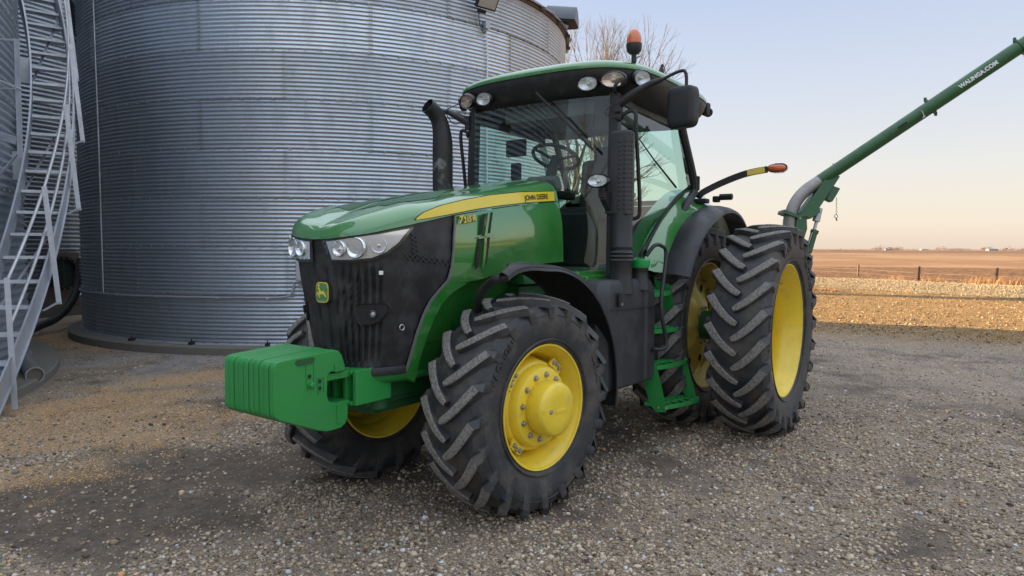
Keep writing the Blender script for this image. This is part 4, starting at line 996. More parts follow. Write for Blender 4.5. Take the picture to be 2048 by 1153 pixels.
def hood_pt(u, v, sg):
    zb = hood_low(u); xs = S(u, zb).x
    # centre line point for this station
    cx = xs if u > 1.25 else min(3.90, xs+(.30*(1.25-u)/1.25)*0+ (0 if u > 1 else -.0)); cx = min(cx, 3.905) if u < .2 else cx
    if u < 1.25: cx = 3.905-(3.905-(S(1.25, zb).x))*(u/1.25)**1.15
    ztop = zt_(cx)
    zsh = min(ztop-.015, max(zb+.03, ztop-.07))
    A = S(u, zb, 0); Bp = S(u, zsh-.03 if zsh-.03 > zb else (zb+zsh)/2, -.002); K = S(u, min(zsh+.035, ztop), -.012)
    Cc = V(cx, 0, ztop); Q = K.lerp(Cc, .22); Q.z = ztop-.020*(1-.22)
    if v < .35: p = A.lerp(Bp, v/.35)
    elif v < .65:
        t = (v-.35)/.30; p = Bp*(1-t)**2+K*(2*t*(1-t))+Q*t*t
    else:
        t = (v-.65)/.35; p = Q.lerp(Cc, t); yf = abs(p.y)/max(.05, abs(K.y)); p.z = Q.z+(Cc.z-Q.z)*math.sin(t*math.pi/2)
        # raised centre panel
        p.z += .008*(1/(1+math.exp((abs(p.y)-.20)*90)))*min(1, max(0, (3.78-p.x)/.1))
    return V(p.x, p.y*sg, p.z)
US = [0, .03, .08, .14, .2, .28, .36, .45, .54, .63, .72, .8, .88, .95, 1.0]+list(np.linspace(1.05, UEND, 30))
VS = [0, .06, .15, .25, .35]+list(np.linspace(.38, .65, 8))+list(np.linspace(.68, 1, 14))
hb = MB()
for sg in (1, -1): hb.grid([[hood_pt(u, v, sg) for v in VS] for u in US])
hood = hb.build('hood', M['green'], T, smooth=60)
def top_pt(px, py):
    z = 2.0
    for _ in range(12):
        p = at(px, py, z=z); yf = min(1, abs(p.y)/.42); z = zt_(p.x)+(.008 if abs(p.y) < .2 else 0)-.020*yf
    return p
from mathutils.bvhtree import BVHTree
hbv = BVHTree.FromPolygons([v.co.copy() for v in hood.data.vertices], [list(p.vertices) for p in hood.data.polygons])
for sg in (1, -1):
    q0 = [V(3.66, .03, 0), V(3.2, .03, 0), V(2.9, .03, 0)]; q1 = [V(3.60, .24, 0), V(3.2, .27, 0), V(2.9, .12, 0)]
    b = MB(); rows = []
    for a, c_ in zip(resamp(q0, 24), resamp(q1, 24)):
        row = []
        for t in np.linspace(0, 1, 6):
            p = a.lerp(c_, t); yf = p.y/.43; hit = hbv.ray_cast(V(p.x, p.y*sg, 3), V(0, 0, -1))[0]; row.append(V(p.x, p.y*sg, (hit.z if hit else zt_(p.x))+.0025))
        rows.append(row)
    b.grid(rows); b.build('antiglare_panel', M['hood_matte'], hood)

# side panels
side_low = zline([(893, 562), (930, 566), (971, 557), (1000, 547), (1060, 531), (1122, 524)])
u_g0 = uz(911.5, 433)[0]; u_g1 = uz(897.5, 560)[0]
for sg in (1, -1):
    b = MB(); rows = []
    for i in range(26):
        t = i/25; ua = u_g0+(UEND-.004-u_g0)*t; ub = u_g1+(UEND+.03-u_g1)*t; rows.append([S(ua+(ub-ua)*v, hood_low(ua)-.006+(side_low(ub)-hood_low(ua)+.006)*v, -.004+.022*math.sin(math.pi*min(1, v*1.1))*min(1, t*4)*(1-.3*t), sg) for v in np.linspace(0, 1, 14)])
    b.grid(rows); sp_ = b.build('side_panel', M['green'], T, smooth=60)
    if sg > 0: side_p = sp_
def on_s(px, py, off=.004): u, z = uz(px, py); return S(u, z, off)
def poly_on_s(P, off, name, m, parent, both=True, th=0, n=14, A=None, B=None):
    pass
def strip_s(Apx, Bpx, off, name, m, parent, n=24, k=3, both=True, solid=0, offf=None, parents=None):
    A = resamp([V(*uz(*p), 0) for p in Apx], n); B = resamp([V(*uz(*p), 0) for p in Bpx], n); outs = []
    for sg in ((1, -1) if both else (1,)):
        b = MB(); rows = []
        for a, c in zip(A, B):
            rows.append([S(*(a.lerp(c, j/k)[:2]), off if offf is None else offf(a.lerp(c, j/k)), sg) for j in range(k+1)])
        b.grid(rows); outs.append(b.build(name, m, parents[0 if sg > 0 else 1] if parents else parent, smooth=60, solid=solid))
    return outs
# yellow stripe on the hood flank
str_ = strip_s([(832, 438), (850, 424), (880, 412), (930, 400), (980, 391), (1040, 385), (1107, 383.5)], [(833, 440), (860, 436), (900, 428.5), (950, 418.5), (1000, 411), (1050, 405.5), (1109, 402)], .003, 'yellow_stripe', M['stripe'], hood, n=40, k=6, solid=.0015)
bor = strip_s([(829, 439.5), (849, 422.5), (880, 410.5), (930, 398.5), (980, 389.5), (1040, 383.5), (1107.5, 382)], [(829, 441), (860, 437.5), (900, 430), (950, 420), (1000, 412.5), (1050, 407), (1109.5, 403.5)], .0015, 'stripe_border', M['letter_black'], hood, n=40, k=6, solid=.001)
# lettering
def text_on_s(txt, size, px0, px1, name, m, parent, off, **k):
    (u0, z0), (u1, z1) = uz(*px0), uz(*px1)
    me = text_mesh(txt, size, **k); L = max(v.co.x for v in me.vertices)-0
    place_text(txt, size, lambda x, y, z: S(u0+(u1-u0)*x/L, z0+(z1-z0)*x/L+y, off+z, 1), name, m, parent, **k)
text_on_s('JOHN DEERE', .052, (1049, 401.5), (1095, 397.5), 'hood_lettering', M['letter_black'], hood, .007, bold=.0008)
for off_, m__, dd in ((.0155, M['letter_yellow'], 0), (.014, M['letter_black'], .8)):
    text_on_s('7', .064, (914.5+dd, 448+dd), (924+dd, 446+dd), 'model_number', m__, side_p, off_, bold=.0020 if dd == 0 else .0038, shear=.12)
    text_on_s('215 R', .052, (924.5+dd, 446+dd), (949+dd, 441+dd), 'model_number', m__, side_p, off_, bold=.0020 if dd == 0 else .0038)
# side vents: two louvred slots each cut in half
for A_, B_ in (([(960, 429), (956, 450), (953, 471)], [(967, 427.5), (962.5, 449), (959.5, 470)]), ([(952, 479), (948, 510), (946, 540)], [(960, 477), (957, 505), (953, 533)]),
               ([(974.5, 426), (972, 447), (970, 467.5)], [(981, 424.5), (978, 446), (976, 466.5)]), ([(968.5, 474.5), (966, 505), (963.5, 536)], [(975.5, 472.5), (972.5, 500), (969, 527)])):
    strip_s(A_, B_, .019, 'vent_slot', M['black_matte'], side_p, n=16, k=2, solid=.002, parents=(side_p, sp_))
    a = MB()
    for t in np.linspace(.06, .94, 11):
        p, q = V(*A_[0]).lerp(V(*A_[-1]), t), V(*B_[0]).lerp(V(*B_[-1]), min(1, t+.05)); a.beam(on_s(p[0], p[1], .022), on_s(q[0], q[1], .022), .002, .0025)
    a.build('vent_slat', M['grey_plastic'], side_p)
strip_s([(969.5, 426), (966, 450), (962, 476), (957, 538)], [(973, 426), (970, 449), (966.5, 475), (961, 538)], .030, 'vent_rib', M['green'], side_p, n=14, k=2, parents=(side_p, sp_), solid=.010)
strip_s([(951, 475), (968, 472.5), (985, 469)], [(951, 478), (968, 475.5), (985, 472)], .030, 'vent_rib', M['green'], side_p, n=8, k=2, parents=(side_p, sp_), solid=.010)

# --- grille shield (black, fluted) between hood edge and lower edge
gr_edge = [uz(*p) for p in ((908, 431.5), (907, 460), (905, 500), (901, 535), (894, 561), (876, 581), (858, 603), (845, 630), (833, 662), (822, 700), (812, 735), (806, 747))]
ez = [z for u, z in gr_edge]; eu = [u for u, z in gr_edge]
o_ = np.argsort(ez); ezs = np.array(ez)[o_]; eus = np.array(eu)[o_]
def uedge(z): return float(np.interp(z, ezs, eus))
ZLO = .945
def flute(u, z):
    y = S(u, z).y; fade = sstep(1.62, 1.52, z)*sstep(ZLO+.02, ZLO+.1, z)*(1-sstep(.50, .62, u))
    q = abs((u*13) % 1-.5)*2
    return float(-.019*fade*sstep(.45, .75, q))
gm = MB()
NZ, NU = 60, 90
for sg in (1, -1):
    rows = []
    for i in range(NZ+1):
        t = i/NZ; row = []
        for j in range(NU+1):
            s_ = j/NU; u = s_*1.0
            z = ZLO+(0)*u
            zt0 = 1.86
            z = ZLO+(zt0-ZLO)*t
            ue = uedge(z); uu = ue*s_
            zt1 = hood_low(uu)-.004
            z = ZLO+(zt1-ZLO)*t; ue = uedge(min(z, 1.85)); uu = ue*s_
            row.append(S(uu, z, -.010+flute(uu, z)+.006*(s_ > .985)*0, sg))
        rows.append(row)
    gm.grid(rows)
grille = gm.build('grille', mat('grille_black', (.016, .017, .020), .48, dirt=.8, dcol=(.075, .075, .078), dscale=7, bump=.03, bscale=250, dlow=.45, dhigh=.75), T, smooth=45)
# dark inner block so nothing shows through the nose
MB().box((3.05, 0, 1.45), (1.15, .46, .8)).build('radiator', M['black_matte'], T, bevel=.06)
# rim strip of the shield, and the green frame band behind it
ez_pts = [(908, 431.5), (907, 460), (905, 500), (901, 535), (894, 561), (876, 581), (858, 603), (845, 630), (833, 662), (822, 700), (812, 735), (804, 748)]
out_px = [(911, 431), (910, 460), (908, 500), (904, 535), (897, 563), (879, 583), (861.5, 605), (848.5, 632), (836.5, 664), (825.5, 702), (815.5, 737), (808, 750)]
strip_s(ez_pts, out_px, .007, 'grille_trim', mat('trim_grey', (.16, .165, .17), .4), grille, n=60, k=2, solid=.008)
band = strip_s([(896, 562), (878, 582), (860.5, 605), (847, 632), (835, 664), (824, 702), (814, 737), (805, 751)], [(933, 567), (906, 584), (884, 607), (868, 636), (855, 668), (845, 700), (836, 732), (828, 765)], 0, 'frame_band', M['green'], T, n=40, k=6, offf=lambda a: .004)
# lower lip of the shield and bolster casting below
lp = MB()
for sg in (1, -1):
    lp.grid([[S(u, ZLO+.03, .002, sg), S(u, ZLO+.005, .016, sg), S(u, ZLO-.02, .016, sg), S(u, ZLO-.03, -.02, sg)] for u in np.linspace(0, uedge(ZLO), 30)])
lp.build('shield_lip', M['black'], grille, solid=.004)
bo = MB()
for sg in (1, -1):
    bo.grid([[S(u, .925, .006, sg), S(u, .90, .0, sg), S(u, .87, -.03, sg), S(u, .85, -.14, sg)] for u in list(np.linspace(0, 1.3, 30))])
bo.build('bolster', M['green_cast'], T)
b = MB(); b.box((3.45, 0, .82), (.55, .36, .20)); b.tube([(3.62, .17, .9), (3.62, .17, .70)], [.075, .06], 20); b.tube([(3.62, -.17, .9), (3.62, -.17, .70)], [.075, .06], 20); b.box((3.3, 0, .72), (.7, .3, .12))
b.build('front_support', M['green_dark'], T, bevel=.02)
# inner wheel-well panels (concave green shell behind the front wheels)
for sg in (1, -1):
    b = MB(); rows = []
    arcp = [(933, 567), (906, 584), (884, 607), (868, 636), (855, 668), (845, 700), (836, 732), (828, 765)]
    top = [(1122, 540), (1060, 542), (1000, 551), (960, 560)]
    UZ = resamp([V(*uz(*p), 0) for p in top+arcp], 40)
    for q in UZ:
        rows.append([S(q.x, q.y, o_, sg) for o_ in (0, -.012, -.04, -.075)])
    b.grid(rows)
    au = sorted([(q.y, q.x) for q in UZ]); zz_, uu_ = [a for a, _ in au], [u for _, u in au]
    rows = []
    for z in np.linspace(.86, 1.50, 26):
        # arch edge at this height: smallest u on the arch
        u0 = min([q.x for q in UZ if abs(q.y-z) < .03] or [float(np.interp(z, zz_, uu_))])
        rows.append([S(u0+(2.55-u0)*t, z, -.072-.085*math.sin(math.pi*min(1, t*1.2)/2)-.10*max(0, (1.0-z))*1.2, sg) for t in np.linspace(0, 1, 22)])
    b.grid(rows); b.build('wheel_well', M['green'], T, smooth=70)
    b = MB(); b.tube([S(u, 1.08, -.068-.05*(u-1)*.8, sg) for u in np.linspace(.95, 2.3, 16)], .003, 5); b.build('well_seam', M['black_matte'], T)
b = MB()
for sg in (1, -1): b.box((2.5, .265*sg, 1.2), (1.3, .02, .62)); b.box((2.2, .40*sg, 1.47), (.55, .12, .11)); b.box((2.25, .30*sg, 1.30), (.35, .18, .20))
b.build('frame_side', M['green_dark'], T, bevel=.01)
b = MB(); b.box((1.66, 0, 1.47), (.75, 1.30, .07)); b.box((1.0, 0, 1.43), (1.9, 1.36, .08)); b.build('cab_sill', M['green'], T, bevel=.012)
stk = [on_s(914, 590, -.06), on_s(922, 585, -.06), on_s(922.5, 594, -.06)]

# headlights
HI = [(651, 482), (656, 497), (661, 510), (664, 519)]
def zpt(px, py): return uz(px, py)
tl, bl = [(651, 483), (700, 476), (760, 467), (821, 456)], [(664, 521), (700, 522), (745, 518), (775, 506), (800, 486), (821, 458)]
frames = strip_s([(647, 480), (700, 473.5), (760, 464.5), (826, 452)], [(661, 526), (700, 527), (748, 523), (780, 510), (806, 489), (826, 455)], .001, 'headlight', M['black_gloss'], T, n=40, k=4)
refl = mat('lamp_reflector', (.88, .90, .93), .22, metal=.65, var=.05)
refl_s = strip_s([(653, 484), (700, 477), (760, 468.5), (818, 458)], [(665, 519.5), (700, 520), (744, 516), (773, 504), (797, 485), (818, 459)], .004, 'reflector', refl, None, n=50, k=8, offf=lambda a: .004, parents=frames)
def lampring(px, py, r, depth, par, kind):
    u, z = uz(px, py)
    for i, sg in enumerate((1, -1)):
        c = S(u, z, -.001, sg); n_ = (S(u, z, .1, sg)-S(u, z, 0, sg)).normalized(); n_ = (n_+V(.9 if px < 740 else .1, 0, 0)).normalized(); c = c-n_*(0 if px < 740 else .010)
        b = MB(); b.revolve([(.0, r*1.08), (.014, r*1.10), (.020, r*1.0), (.012, r*.9), (-.004, r*.6), (-.006, r*.30)], c=c, axis=n_, seg=36)
        h = b.build('lamp', M['chrome'], par[i], smooth=50)
        b = MB(); b.revolve([(-.002, r*.55), (.012, r*.42), (.018, .0005)], c=c, axis=n_, seg=24); b.build('lamp_lens', M['lens'] if kind else M['chrome'], h)
        b = MB(); b.revolve([(-.003, r*.92), (-.003, r*.6)], c=c, axis=n_, seg=24); b.build('lamp_shadow_ring', M['grey_plastic'], h)
lampring(681, 498, .042, .03, frames, 0); lampring(714, 496, .056, .03, frames, 1); lampring(757, 491, .043, .03, frames, 0)
strip_s([(651, 482.5), (700, 475.5), (760, 467), (822, 455.5)], [(663.5, 522), (700, 522.5), (746, 518.5), (776, 506.5), (801, 486.5), (822, 457.5)], .026, 'clear_cover', M['lens'], None, n=40, k=6, parents=frames)
# emblem: green shield with a leaping stag
ez0 = uz(648.5, 582.5); ec = S(0.001, 1.42, .0); 
em = MB(); HW, HH = .056, .062
def shield(sc, off):
    P = []
    for i in range(40):
        a = 2*math.pi*i/40; P.append(V(FX(1.42)+off, HW*sc*math.copysign(abs(math.cos(a))**.45, math.cos(a)), 1.415+HH*sc*math.copysign(abs(math.sin(a))**.5, math.sin(a))*(1 if math.sin(a) > 0 else 1)))
    return P
em.prism(shield(1.0, -.02), V(.035, 0, 0)); em = em.build('emblem', M['black'], grille, bevel=.004)
b = MB(); b.prism(shield(.96, .014), V(.004, 0, 0)); b.build('emblem_border', M['stripe'], em)
b = MB(); b.prism(shield(.87, .0175), V(.003, 0, 0)); b.build('emblem_field', M['green'], em)
# stag outline, seen from the front: head to the left in the picture
stag = [(-.30, .30), (-.20, .22), (-.16, .10), (-.02, .04), (.20, .06), (.34, .16), (.30, .02), (.42, -.14), (.62, -.38), (.56, -.40), (.34, -.22), (.16, -.14), (-.02, -.16), (-.14, -.20), (-.30, -.30), (-.18, -.42), (-.24, -.46), (-.42, -.30), (-.36, -.20), (-.26, -.12), (-.46, -.16), (-.58, -.28), (-.64, -.22), (-.48, -.04), (-.32, -.02), (-.34, .12), (-.44, .18), (-.48, .26), (-.36, .30), (-.42, .42), (-.52, .52), (-.46, .54), (-.38, .46), (-.38, .60), (-.32, .60), (-.32, .46), (-.24, .54), (-.20, .48), (-.28, .40)]
b = MB(); b.prism([V(FX(1.42)+.0205, -x*.066, 1.418+(y*.078)) for x, y in [(-a, c) for a, c in stag]][::1], V(.003, 0, 0)); b.build('stag_badge', M['stripe'], em, weld=False)
for v in []: pass
# fog lamp recesses low on the shield
for sg in (1, -1):
    pr = [(710, 612), (722, 609), (772, 607), (778, 612), (776, 625), (758, 645), (745, 650), (722, 652), (716, 645)]
    C = resamp([S(*uz(*p), .006, sg) for p in pr+[pr[0]]], 40); cen = sum(C, V(0, 0, 0))/len(C)
    b = MB(); inn = [p.lerp(cen, .10)+V(-.03, 0, 0) for p in C]; inn2 = [p.lerp(cen, .16)+V(-.045, 0, 0) for p in C]
    b.grid([[p.lerp(cen, -.04)+V(-.008, 0, 0) for p in C], C, inn]); rec = b.build('fog_lamp_bezel', M['black'], grille, smooth=50, solid=.003)
    b = MB(); b.add([p.lerp(cen, .05)+V(-.000, 0, 0)+((S(*uz(740, 625), .0, sg)-S(*uz(740, 625), .006, sg))*1.0) for p in C[:-1]], [tuple(range(len(C)-1))]); b.build('recess_floor', M['black_matte'], rec, solid=.002)
    c = S(*uz(745, 629), .008, sg); n_ = V(.85, .5*sg, 0).normalized()
    b = MB(); b.revolve([(-.025, .024), (.000, .024), (.002, .020), (-.008, .015)], c=c, axis=n_, seg=24); q = b.build('fog_lamp', M['black_gloss'], rec)
    b = MB(); b.revolve([(-.010, .016), (-.006, .010), (-.005, .0005)], c=c, axis=n_, seg=20); b.build('lamp_lens', M['pipe_steel'], q)
b = MB(); b.revolve([(-.004, .016), (0, .020), (.004, .016), (0, .012)], c=on_s(802, 655, .012), axis=V(.2, 1, 0), seg=20, closed=True); b.build('latch_ring', M['steel'], grille)
b = MB(); c = on_s(762, 546, .003); b.box(c, (.024, .004, .022), Matrix.Rotation(-.6, 3, 'Z')); b.build('white_tab', M['white_label'], grille)
# diagonal mesh behind the upper rear of the shield
b = MB()
def ns(a, c): b.beam(on_s(*a, -.004), on_s(*c, -.004), .004, .004)
for i in range(9):
    x0 = 808+i*11; y0 = 505+i*1.6; ns((x0, y0+2), (x0+11, y0+15)); ns((x0+11, y0+3), (x0, y0+14))
for i in range(5): ns((822+i*1, 468+i*9), (836+i, 476+i*9)); ns((836+i*1, 466+i*9), (822+i, 478+i*9))
b.build('shield_mesh', M['grey_plastic'], grille)

# --- front weights: ten slabs and their bracket
WP = [(547, 742), (548.5, 733), (554, 726), (562, 723), (668, 700), (678, 702), (685, 711), (692, 737), (690, 742), (684, 744), (662, 745), (656, 752), (655, 790), (658, 802), (664, 806), (692, 807), (697, 812), (696, 835), (692, 847), (683, 856), (668, 861), (654, 864), (636, 862), (558, 842), (550, 836), (548, 826)]
prof = [at(px, py, y=.22) for px, py in WP]
NW, TW = 10, .0412
for i in range(NW):
    y1 = .22-i*.0436; b = MB(); jx, jz = rnd.uniform(-.003, .003), rnd.uniform(-.0025, .0025); b.prism([V(p.x+jx*(i > 0), y1-TW, p.z+jz*(i > 0)) for p in prof], V(0, TW, 0))
    wgt = b.build('suitcase_weight', M['green_cast'], T, bevel=.009)
    b = MB()
    if i == 0:
        def wpt(px, py, off=.002): p = at(px, py, y=.22); return V(p.x, .22+off, p.z)
        b.prism([wpt(*p) for p in ((590, 726), (594, 720.5), (625, 715), (629, 718), (628, 724), (624, 728), (598, 733), (592, 731))], V(0, .0015, 0)); b.build('handle_slot_shade', M['green_dark'], wgt)  # raised dark plate: the shade of the recessed slot is put into its colour
        b = MB(); 
        for q in ((618.5, 753.5), (639, 763), (639, 777)): b.revolve([(0, .0005), (.002, .0115)], c=wpt(*q), axis=(0, 1, 0), seg=20)
        b.build('bolt_hole', M['black_matte'], wgt)
        b = MB(); bolt(b, wpt(621, 770, 0), (0, 1, 0), .017, .02); 
        fr = [(611, 731), (627, 727.5), (627.5, 778), (613, 779)]
        for a_, c_ in zip(fr, fr[1:]+fr[:1]): b.beam(wpt(*a_), wpt(*c_), .003, .004, up=(0, 1, 0))
        fr = [(634, 757), (646.5, 754), (647.5, 785), (636, 788)]
        for a_, c_ in zip(fr, fr[1:]+fr[:1]): b.beam(wpt(*a_), wpt(*c_), .003, .004, up=(0, 1, 0))
        b.build('bolt_head', M['green_cast'], wgt)
        b = MB(); b.prism([wpt(*p) for p in ((668, 729), (676, 727), (677, 744), (669, 745))], V(0, .004, 0)); b.prism([wpt(*p) for p in ((673, 812), (680, 812), (683, 846), (674, 848))], V(0, .004, 0)); b.build('cast_rib', M['green_cast'], wgt, bevel=.002)
p0 = at(712, 755, y=.25); 
b = MB(); x0, x1, z0, z1 = 3.60, 3.88, .772, .975
b.box((x0/2+x1/2-.01, .235, (z0+z1)/2), (x1-x0, .03, z1-z0)); b.box((x0/2+x1/2-.01, -.235, (z0+z1)/2), (x1-x0, .03, z1-z0))
b.box((x0/2+x1/2, 0, z1-.012), (x1-x0, .44, .024)); b.box((x0/2+x1/2, 0, z0+.012), (x1-x0, .44, .024)); b.box((x0+.02, 0, (z0+z1)/2), (.03, .44, z1-z0-.05))
for y in (-.18, .0, .06, .18): b.box((x1-.05, y*.8+.02, (z0+z1)/2), (.10, .03, z1-z0-.05))
b.box((3.97, 0, z1-.02), (.22, .40, .04)); b.box((3.95, 0, z0+.02), (.16, .40, .03))
b.build('weight_bracket', M['green_cast'], T, bevel=.006)

# ---------------------------------------------------------------- cab
AP_T, AP_B = V(1.555, .70, 2.90), V(1.60, .715, 1.45)      # front post, left side
CP = [V(.33, .76, 2.90), V(.30, .775, 2.75), V(.12, .79, 2.45), V(.04, .795, 2.28), V(.06, .79, 2.20), V(.22, .78, 2.08), V(.30, .765, 1.95)]
def mirr(p): return V(p.x, -p.y, p.z)
for sg in (1, -1):
    f = (lambda p: p) if sg > 0 else mirr
    b = MB(); b.beam(f(AP_T), f(AP_B), .075, .085, up=(0, 1, 0)); b.build('front_post', M['black'], T, bevel=.012)
    b = MB(); P = smooth_path([f(p) for p in CP], 5)
    for i in range(len(P)-1): pass
    b.tube(P, [.040]*len(P), 8); b.tube([f(V(.20, .70, 2.9)), f(V(-.12, .70, 2.3)), f(V(-.1, .68, 1.6))], .035, 8); b.build('rear_post', M['black'], T)
    b = MB(); b.beam(f(V(1.56, .735, 2.84)), f(V(.36, .745, 2.80)), .03, .05); b.build('door_rail', M['black'], T)
# fender section curve: the rear fender wraps the inner wheel
def fen(y, off, a0, a1, n=36, stretch=1.0):
    return [V(math.cos(a)*(1.10+off), y, .94+math.sin(a)*(1.10+off+.02*0)) for a in np.radians(np.linspace(a0, a1, n))]
FA0, FA1 = 28, 140
def rf(a): return 1.09+.10*sstep(70, 120, a)
def fpt(y, ang, dr=0, z0=.94): r = rf(ang)+dr; return V(r*math.cos(math.radians(ang)), y, z0+r*math.sin(math.radians(ang)))
for sg in (1, -1):
    A_ = np.linspace(FA0+1, FA1, 40)
    b = MB(); b.grid([[fpt(y*sg, a, dr+.055*(y < .73)+ (.10*sstep(60, 100, a) if y < .80 else .03*sstep(60, 100, a))) for y, dr in ((.52, .035), (.60, .04), (.70, .035), (.72, .02), (.80, .02), (.86, .01), (.905, -.005))] for a in A_])
    b.build('rear_fender', M['green'], T, smooth=60, solid=.012)
    b = MB(); b.grid([[fpt(y*sg, a, dr) for y, dr in ((.885, .018), (.90, .022), (.98, .018), (1.06, .0), (1.105, -.025), (1.11, -.055))] for a in np.linspace(FA0, FA1+6, 44)])
    b.build('fender_extension', M['black'], T, smooth=60, solid=.008)
    b = MB(); b.grid([[V(r*math.cos(a), .53*sg, .94+r*math.sin(a)) for r in (.5, 1.12)] for a in np.radians(A_)]); b.build('fender_liner', M['black_matte'], T, solid=.01)
    b = MB(); b.tube([fpt(.705*sg, a, .10+.06*sstep(60, 100, a)) for a in np.linspace(30, 86, 22)], .013, 8); b.build('door_seal', M['black_matte'], T)
# glass
def glass_grid(rows, name): b = MB(); b.grid(rows); return b.build(name, M['glass'], T, smooth=70)
rows = []
for zz in np.linspace(1.50, 2.88, 14):
    t = (zz-1.5)/1.38; row = []
    for s in np.linspace(-1, 1, 25):
        row.append(V(1.62-.03*t+.085*(1-s*s)*(1-.25*t), .69*s, zz))
    rows.append(row)
glass_grid(rows, 'windshield')
for sg in (1, -1):
    sidep = [at(px, py, y=.735) for px, py in ((1247, 205), (1290, 222), (1340, 250), (1362, 268), (1372, 310), (1382, 350), (1380, 372), (1352, 394), (1332, 420), (1312, 455), (1290, 492), (1266, 515), (1238, 522))]
    sidep[0].x = sidep[-1].x = 1.545; sidep[0].z = 2.86; sidep[-1].z = 1.52
    b = MB(); b.add([V(p.x, .735*sg, p.z) for p in sidep], [tuple(range(len(sidep)))]); dg_ = b.build('door_glass' if sg > 0 else 'side_glass', M['glass'], T)
    b = MB()
    b.tube([V(p.x, .742*sg, p.z) for p in sidep[6:]+[]], .011, 8); b.build('glass_frame', M['black_matte'], dg_)
glass_grid([[V(.26-.38*t, y, 2.88-.72*t) for y in np.linspace(-.70, .70, 8)] for t in np.linspace(0, 1, 4)], 'rear_window')
b = MB(); b.beam((-.10, -.7, 2.14), (-.10, .7, 2.14), .05, .05); b.box((-.10, 0, 1.8), (.04, 1.36, .62)); b.build('cab_rear_wall', M['black_matte'], T, bevel=.01)
b = MB(); b.box((.75, 0, 1.50), (1.6, 1.26, .05)); b.build('cab_floor', M['glove'], T)
b = MB(); b.box((1.5, 0, 1.75), (.12, 1.0, .45)); b.box((1.2, -.5, 1.8), (.5, .2, .55)); b.build('front_console', M['black_matte'], T, bevel=.03)
# seat, wheel, console
st2 = MB(); st2.box((.62, 0, 2.0), (.5, .5, .13)); st2.box((.62, 0, 1.75), (.35, .35, .4)); se = st2.build('seat', M['seat'], T, bevel=.04)
b = MB(); b.box((.40, 0, 2.28), (.12, .48, .55), Matrix.Rotation(-.12, 3, 'Y')); b.build('backrest', M['seat'], se, bevel=.05)
b = MB(); b.box((.34, 0, 2.60), (.09, .26, .16)); b.build('headrest', M['seat'], se, bevel=.04)
b = MB(); b.box((.62, -.34, 2.2), (.40, .1, .08)); b.box((.62, .34, 2.18), (.36, .08, .06)); b.build('armrest', M['black_matte'], se, bevel=.02)
wc = V(1.30, 0, 2.475); wn_ = V(-.42, 0, .91).normalized()
b = MB(); e1 = V(0, 1, 0); e2 = wn_.cross(e1)
b.tube([wc+(e1*math.cos(a)+e2*math.sin(a))*.205 for a in np.linspace(0, 2*math.pi, 41)], .016, 10, caps=False); sw_ = b.build('steering_wheel', M['black_matte'], T)
b = MB(); 
for a in (0, 2.3, 4.0): b.tube([wc-wn_*.03, wc+(e1*math.cos(a)+e2*math.sin(a))*.20], .013, 8)
b.tube([wc, wc-wn_*.25, V(1.48, 0, 2.0), V(1.5, 0, 1.7)], [.04, .05, .07, .09], 12); b.build('steering_column', M['black_matte'], sw_)
b = MB(); b.box((1.50, .0, 2.22), (.10, .32, .14), Matrix.Rotation(.5, 3, 'Y')); b.build('dash_display', M['glove'], T, bevel=.03)
b = MB(); b.box((1.1, -.56, 2.35), (.05, .10, .26)); b.box((1.1, -.56, 2.62), (.04, .22, .16)); b.build('side_monitor', M['black_matte'], T, bevel=.012)
# headliner
b = MB(); b.box((.75, 0, 2.93), (1.55, 1.36, .05)); b.box((1.30, 0, 2.84), (.30, .9, .12)); b.build('headliner', M['glove'], T, bevel=.02)
# roof
RC = V(.74, 0, 0)
def rpt(a, sx, sy, z, n=4.6):
    c, s_ = math.cos(a), math.sin(a); x = math.copysign(abs(c)**(2/n), c); y = math.copysign(abs(s_)**(2/n), s_)
    return V(RC.x+sx*x*(1 if x > 0 else .93), sy*y, z-.030*abs(y)**3-.02*abs(y)**2-.03*(x*x if x < 0 else 0)+.01*max(0, x))
AA = np.linspace(0, 2*math.pi, 97)[:-1]
b = MB(); b.grid([[rpt(a, sx, sy, z) for a in AA] for sx, sy, z in ((.80, .72, 2.885), (.83, .79, 2.89), (.875, .88, 2.93), (.915, .935, 2.99), (.94, .955, 3.04), (.955, .965, 3.085), (.95, .96, 3.10))], closed_u=True)
fas = b.build('roof_fascia', M['fascia'], T, smooth=50)
b = MB(); 
rows = [[rpt(a, sx, sy, z) for a in AA] for sx, sy, z in ((.93, .94, 3.088), (.965, .972, 3.092), (.97, .975, 3.108), (.955, .96, 3.135), (.91, .91, 3.163), (.82, .82, 3.182), (.66, .62, 3.192), (.4, .35, 3.197), (.01, .01, 3.20))]
b.grid(rows, closed_u=True); roof = b.build('roof', M['green'], T, smooth=60)
b = MB(); 
rq = at(1050, 153, z=3.245)
b.tube([V(rq.x, rq.y-.13, 3.17), V(rq.x, rq.y-.13, 3.25), V(rq.x, rq.y+.13, 3.25), V(rq.x, rq.y+.13, 3.17)], .012, 8)
b.build('roof_rail', M['green'], roof)
an = at(1319, 141, y=.86)
b = MB(); b.prism([an+V(.06, 0, -.05), an+V(-.06, 0, -.05), an+V(-.03, 0, .01), an+V(.0, 0, .02)], V(0, .025, 0)); b.tube([an+V(-.01, .012, 0), an+V(-.03, .012, .05)], [.016, .012], 8); b.tube(smooth_path([an+V(-.03, .012, .05), an+V(-.07, .012, .04), an+V(-.10, .012, -.02)], 4), .0035, 5); b.build('roof_antenna', M['black_matte'], roof, bevel=.004)
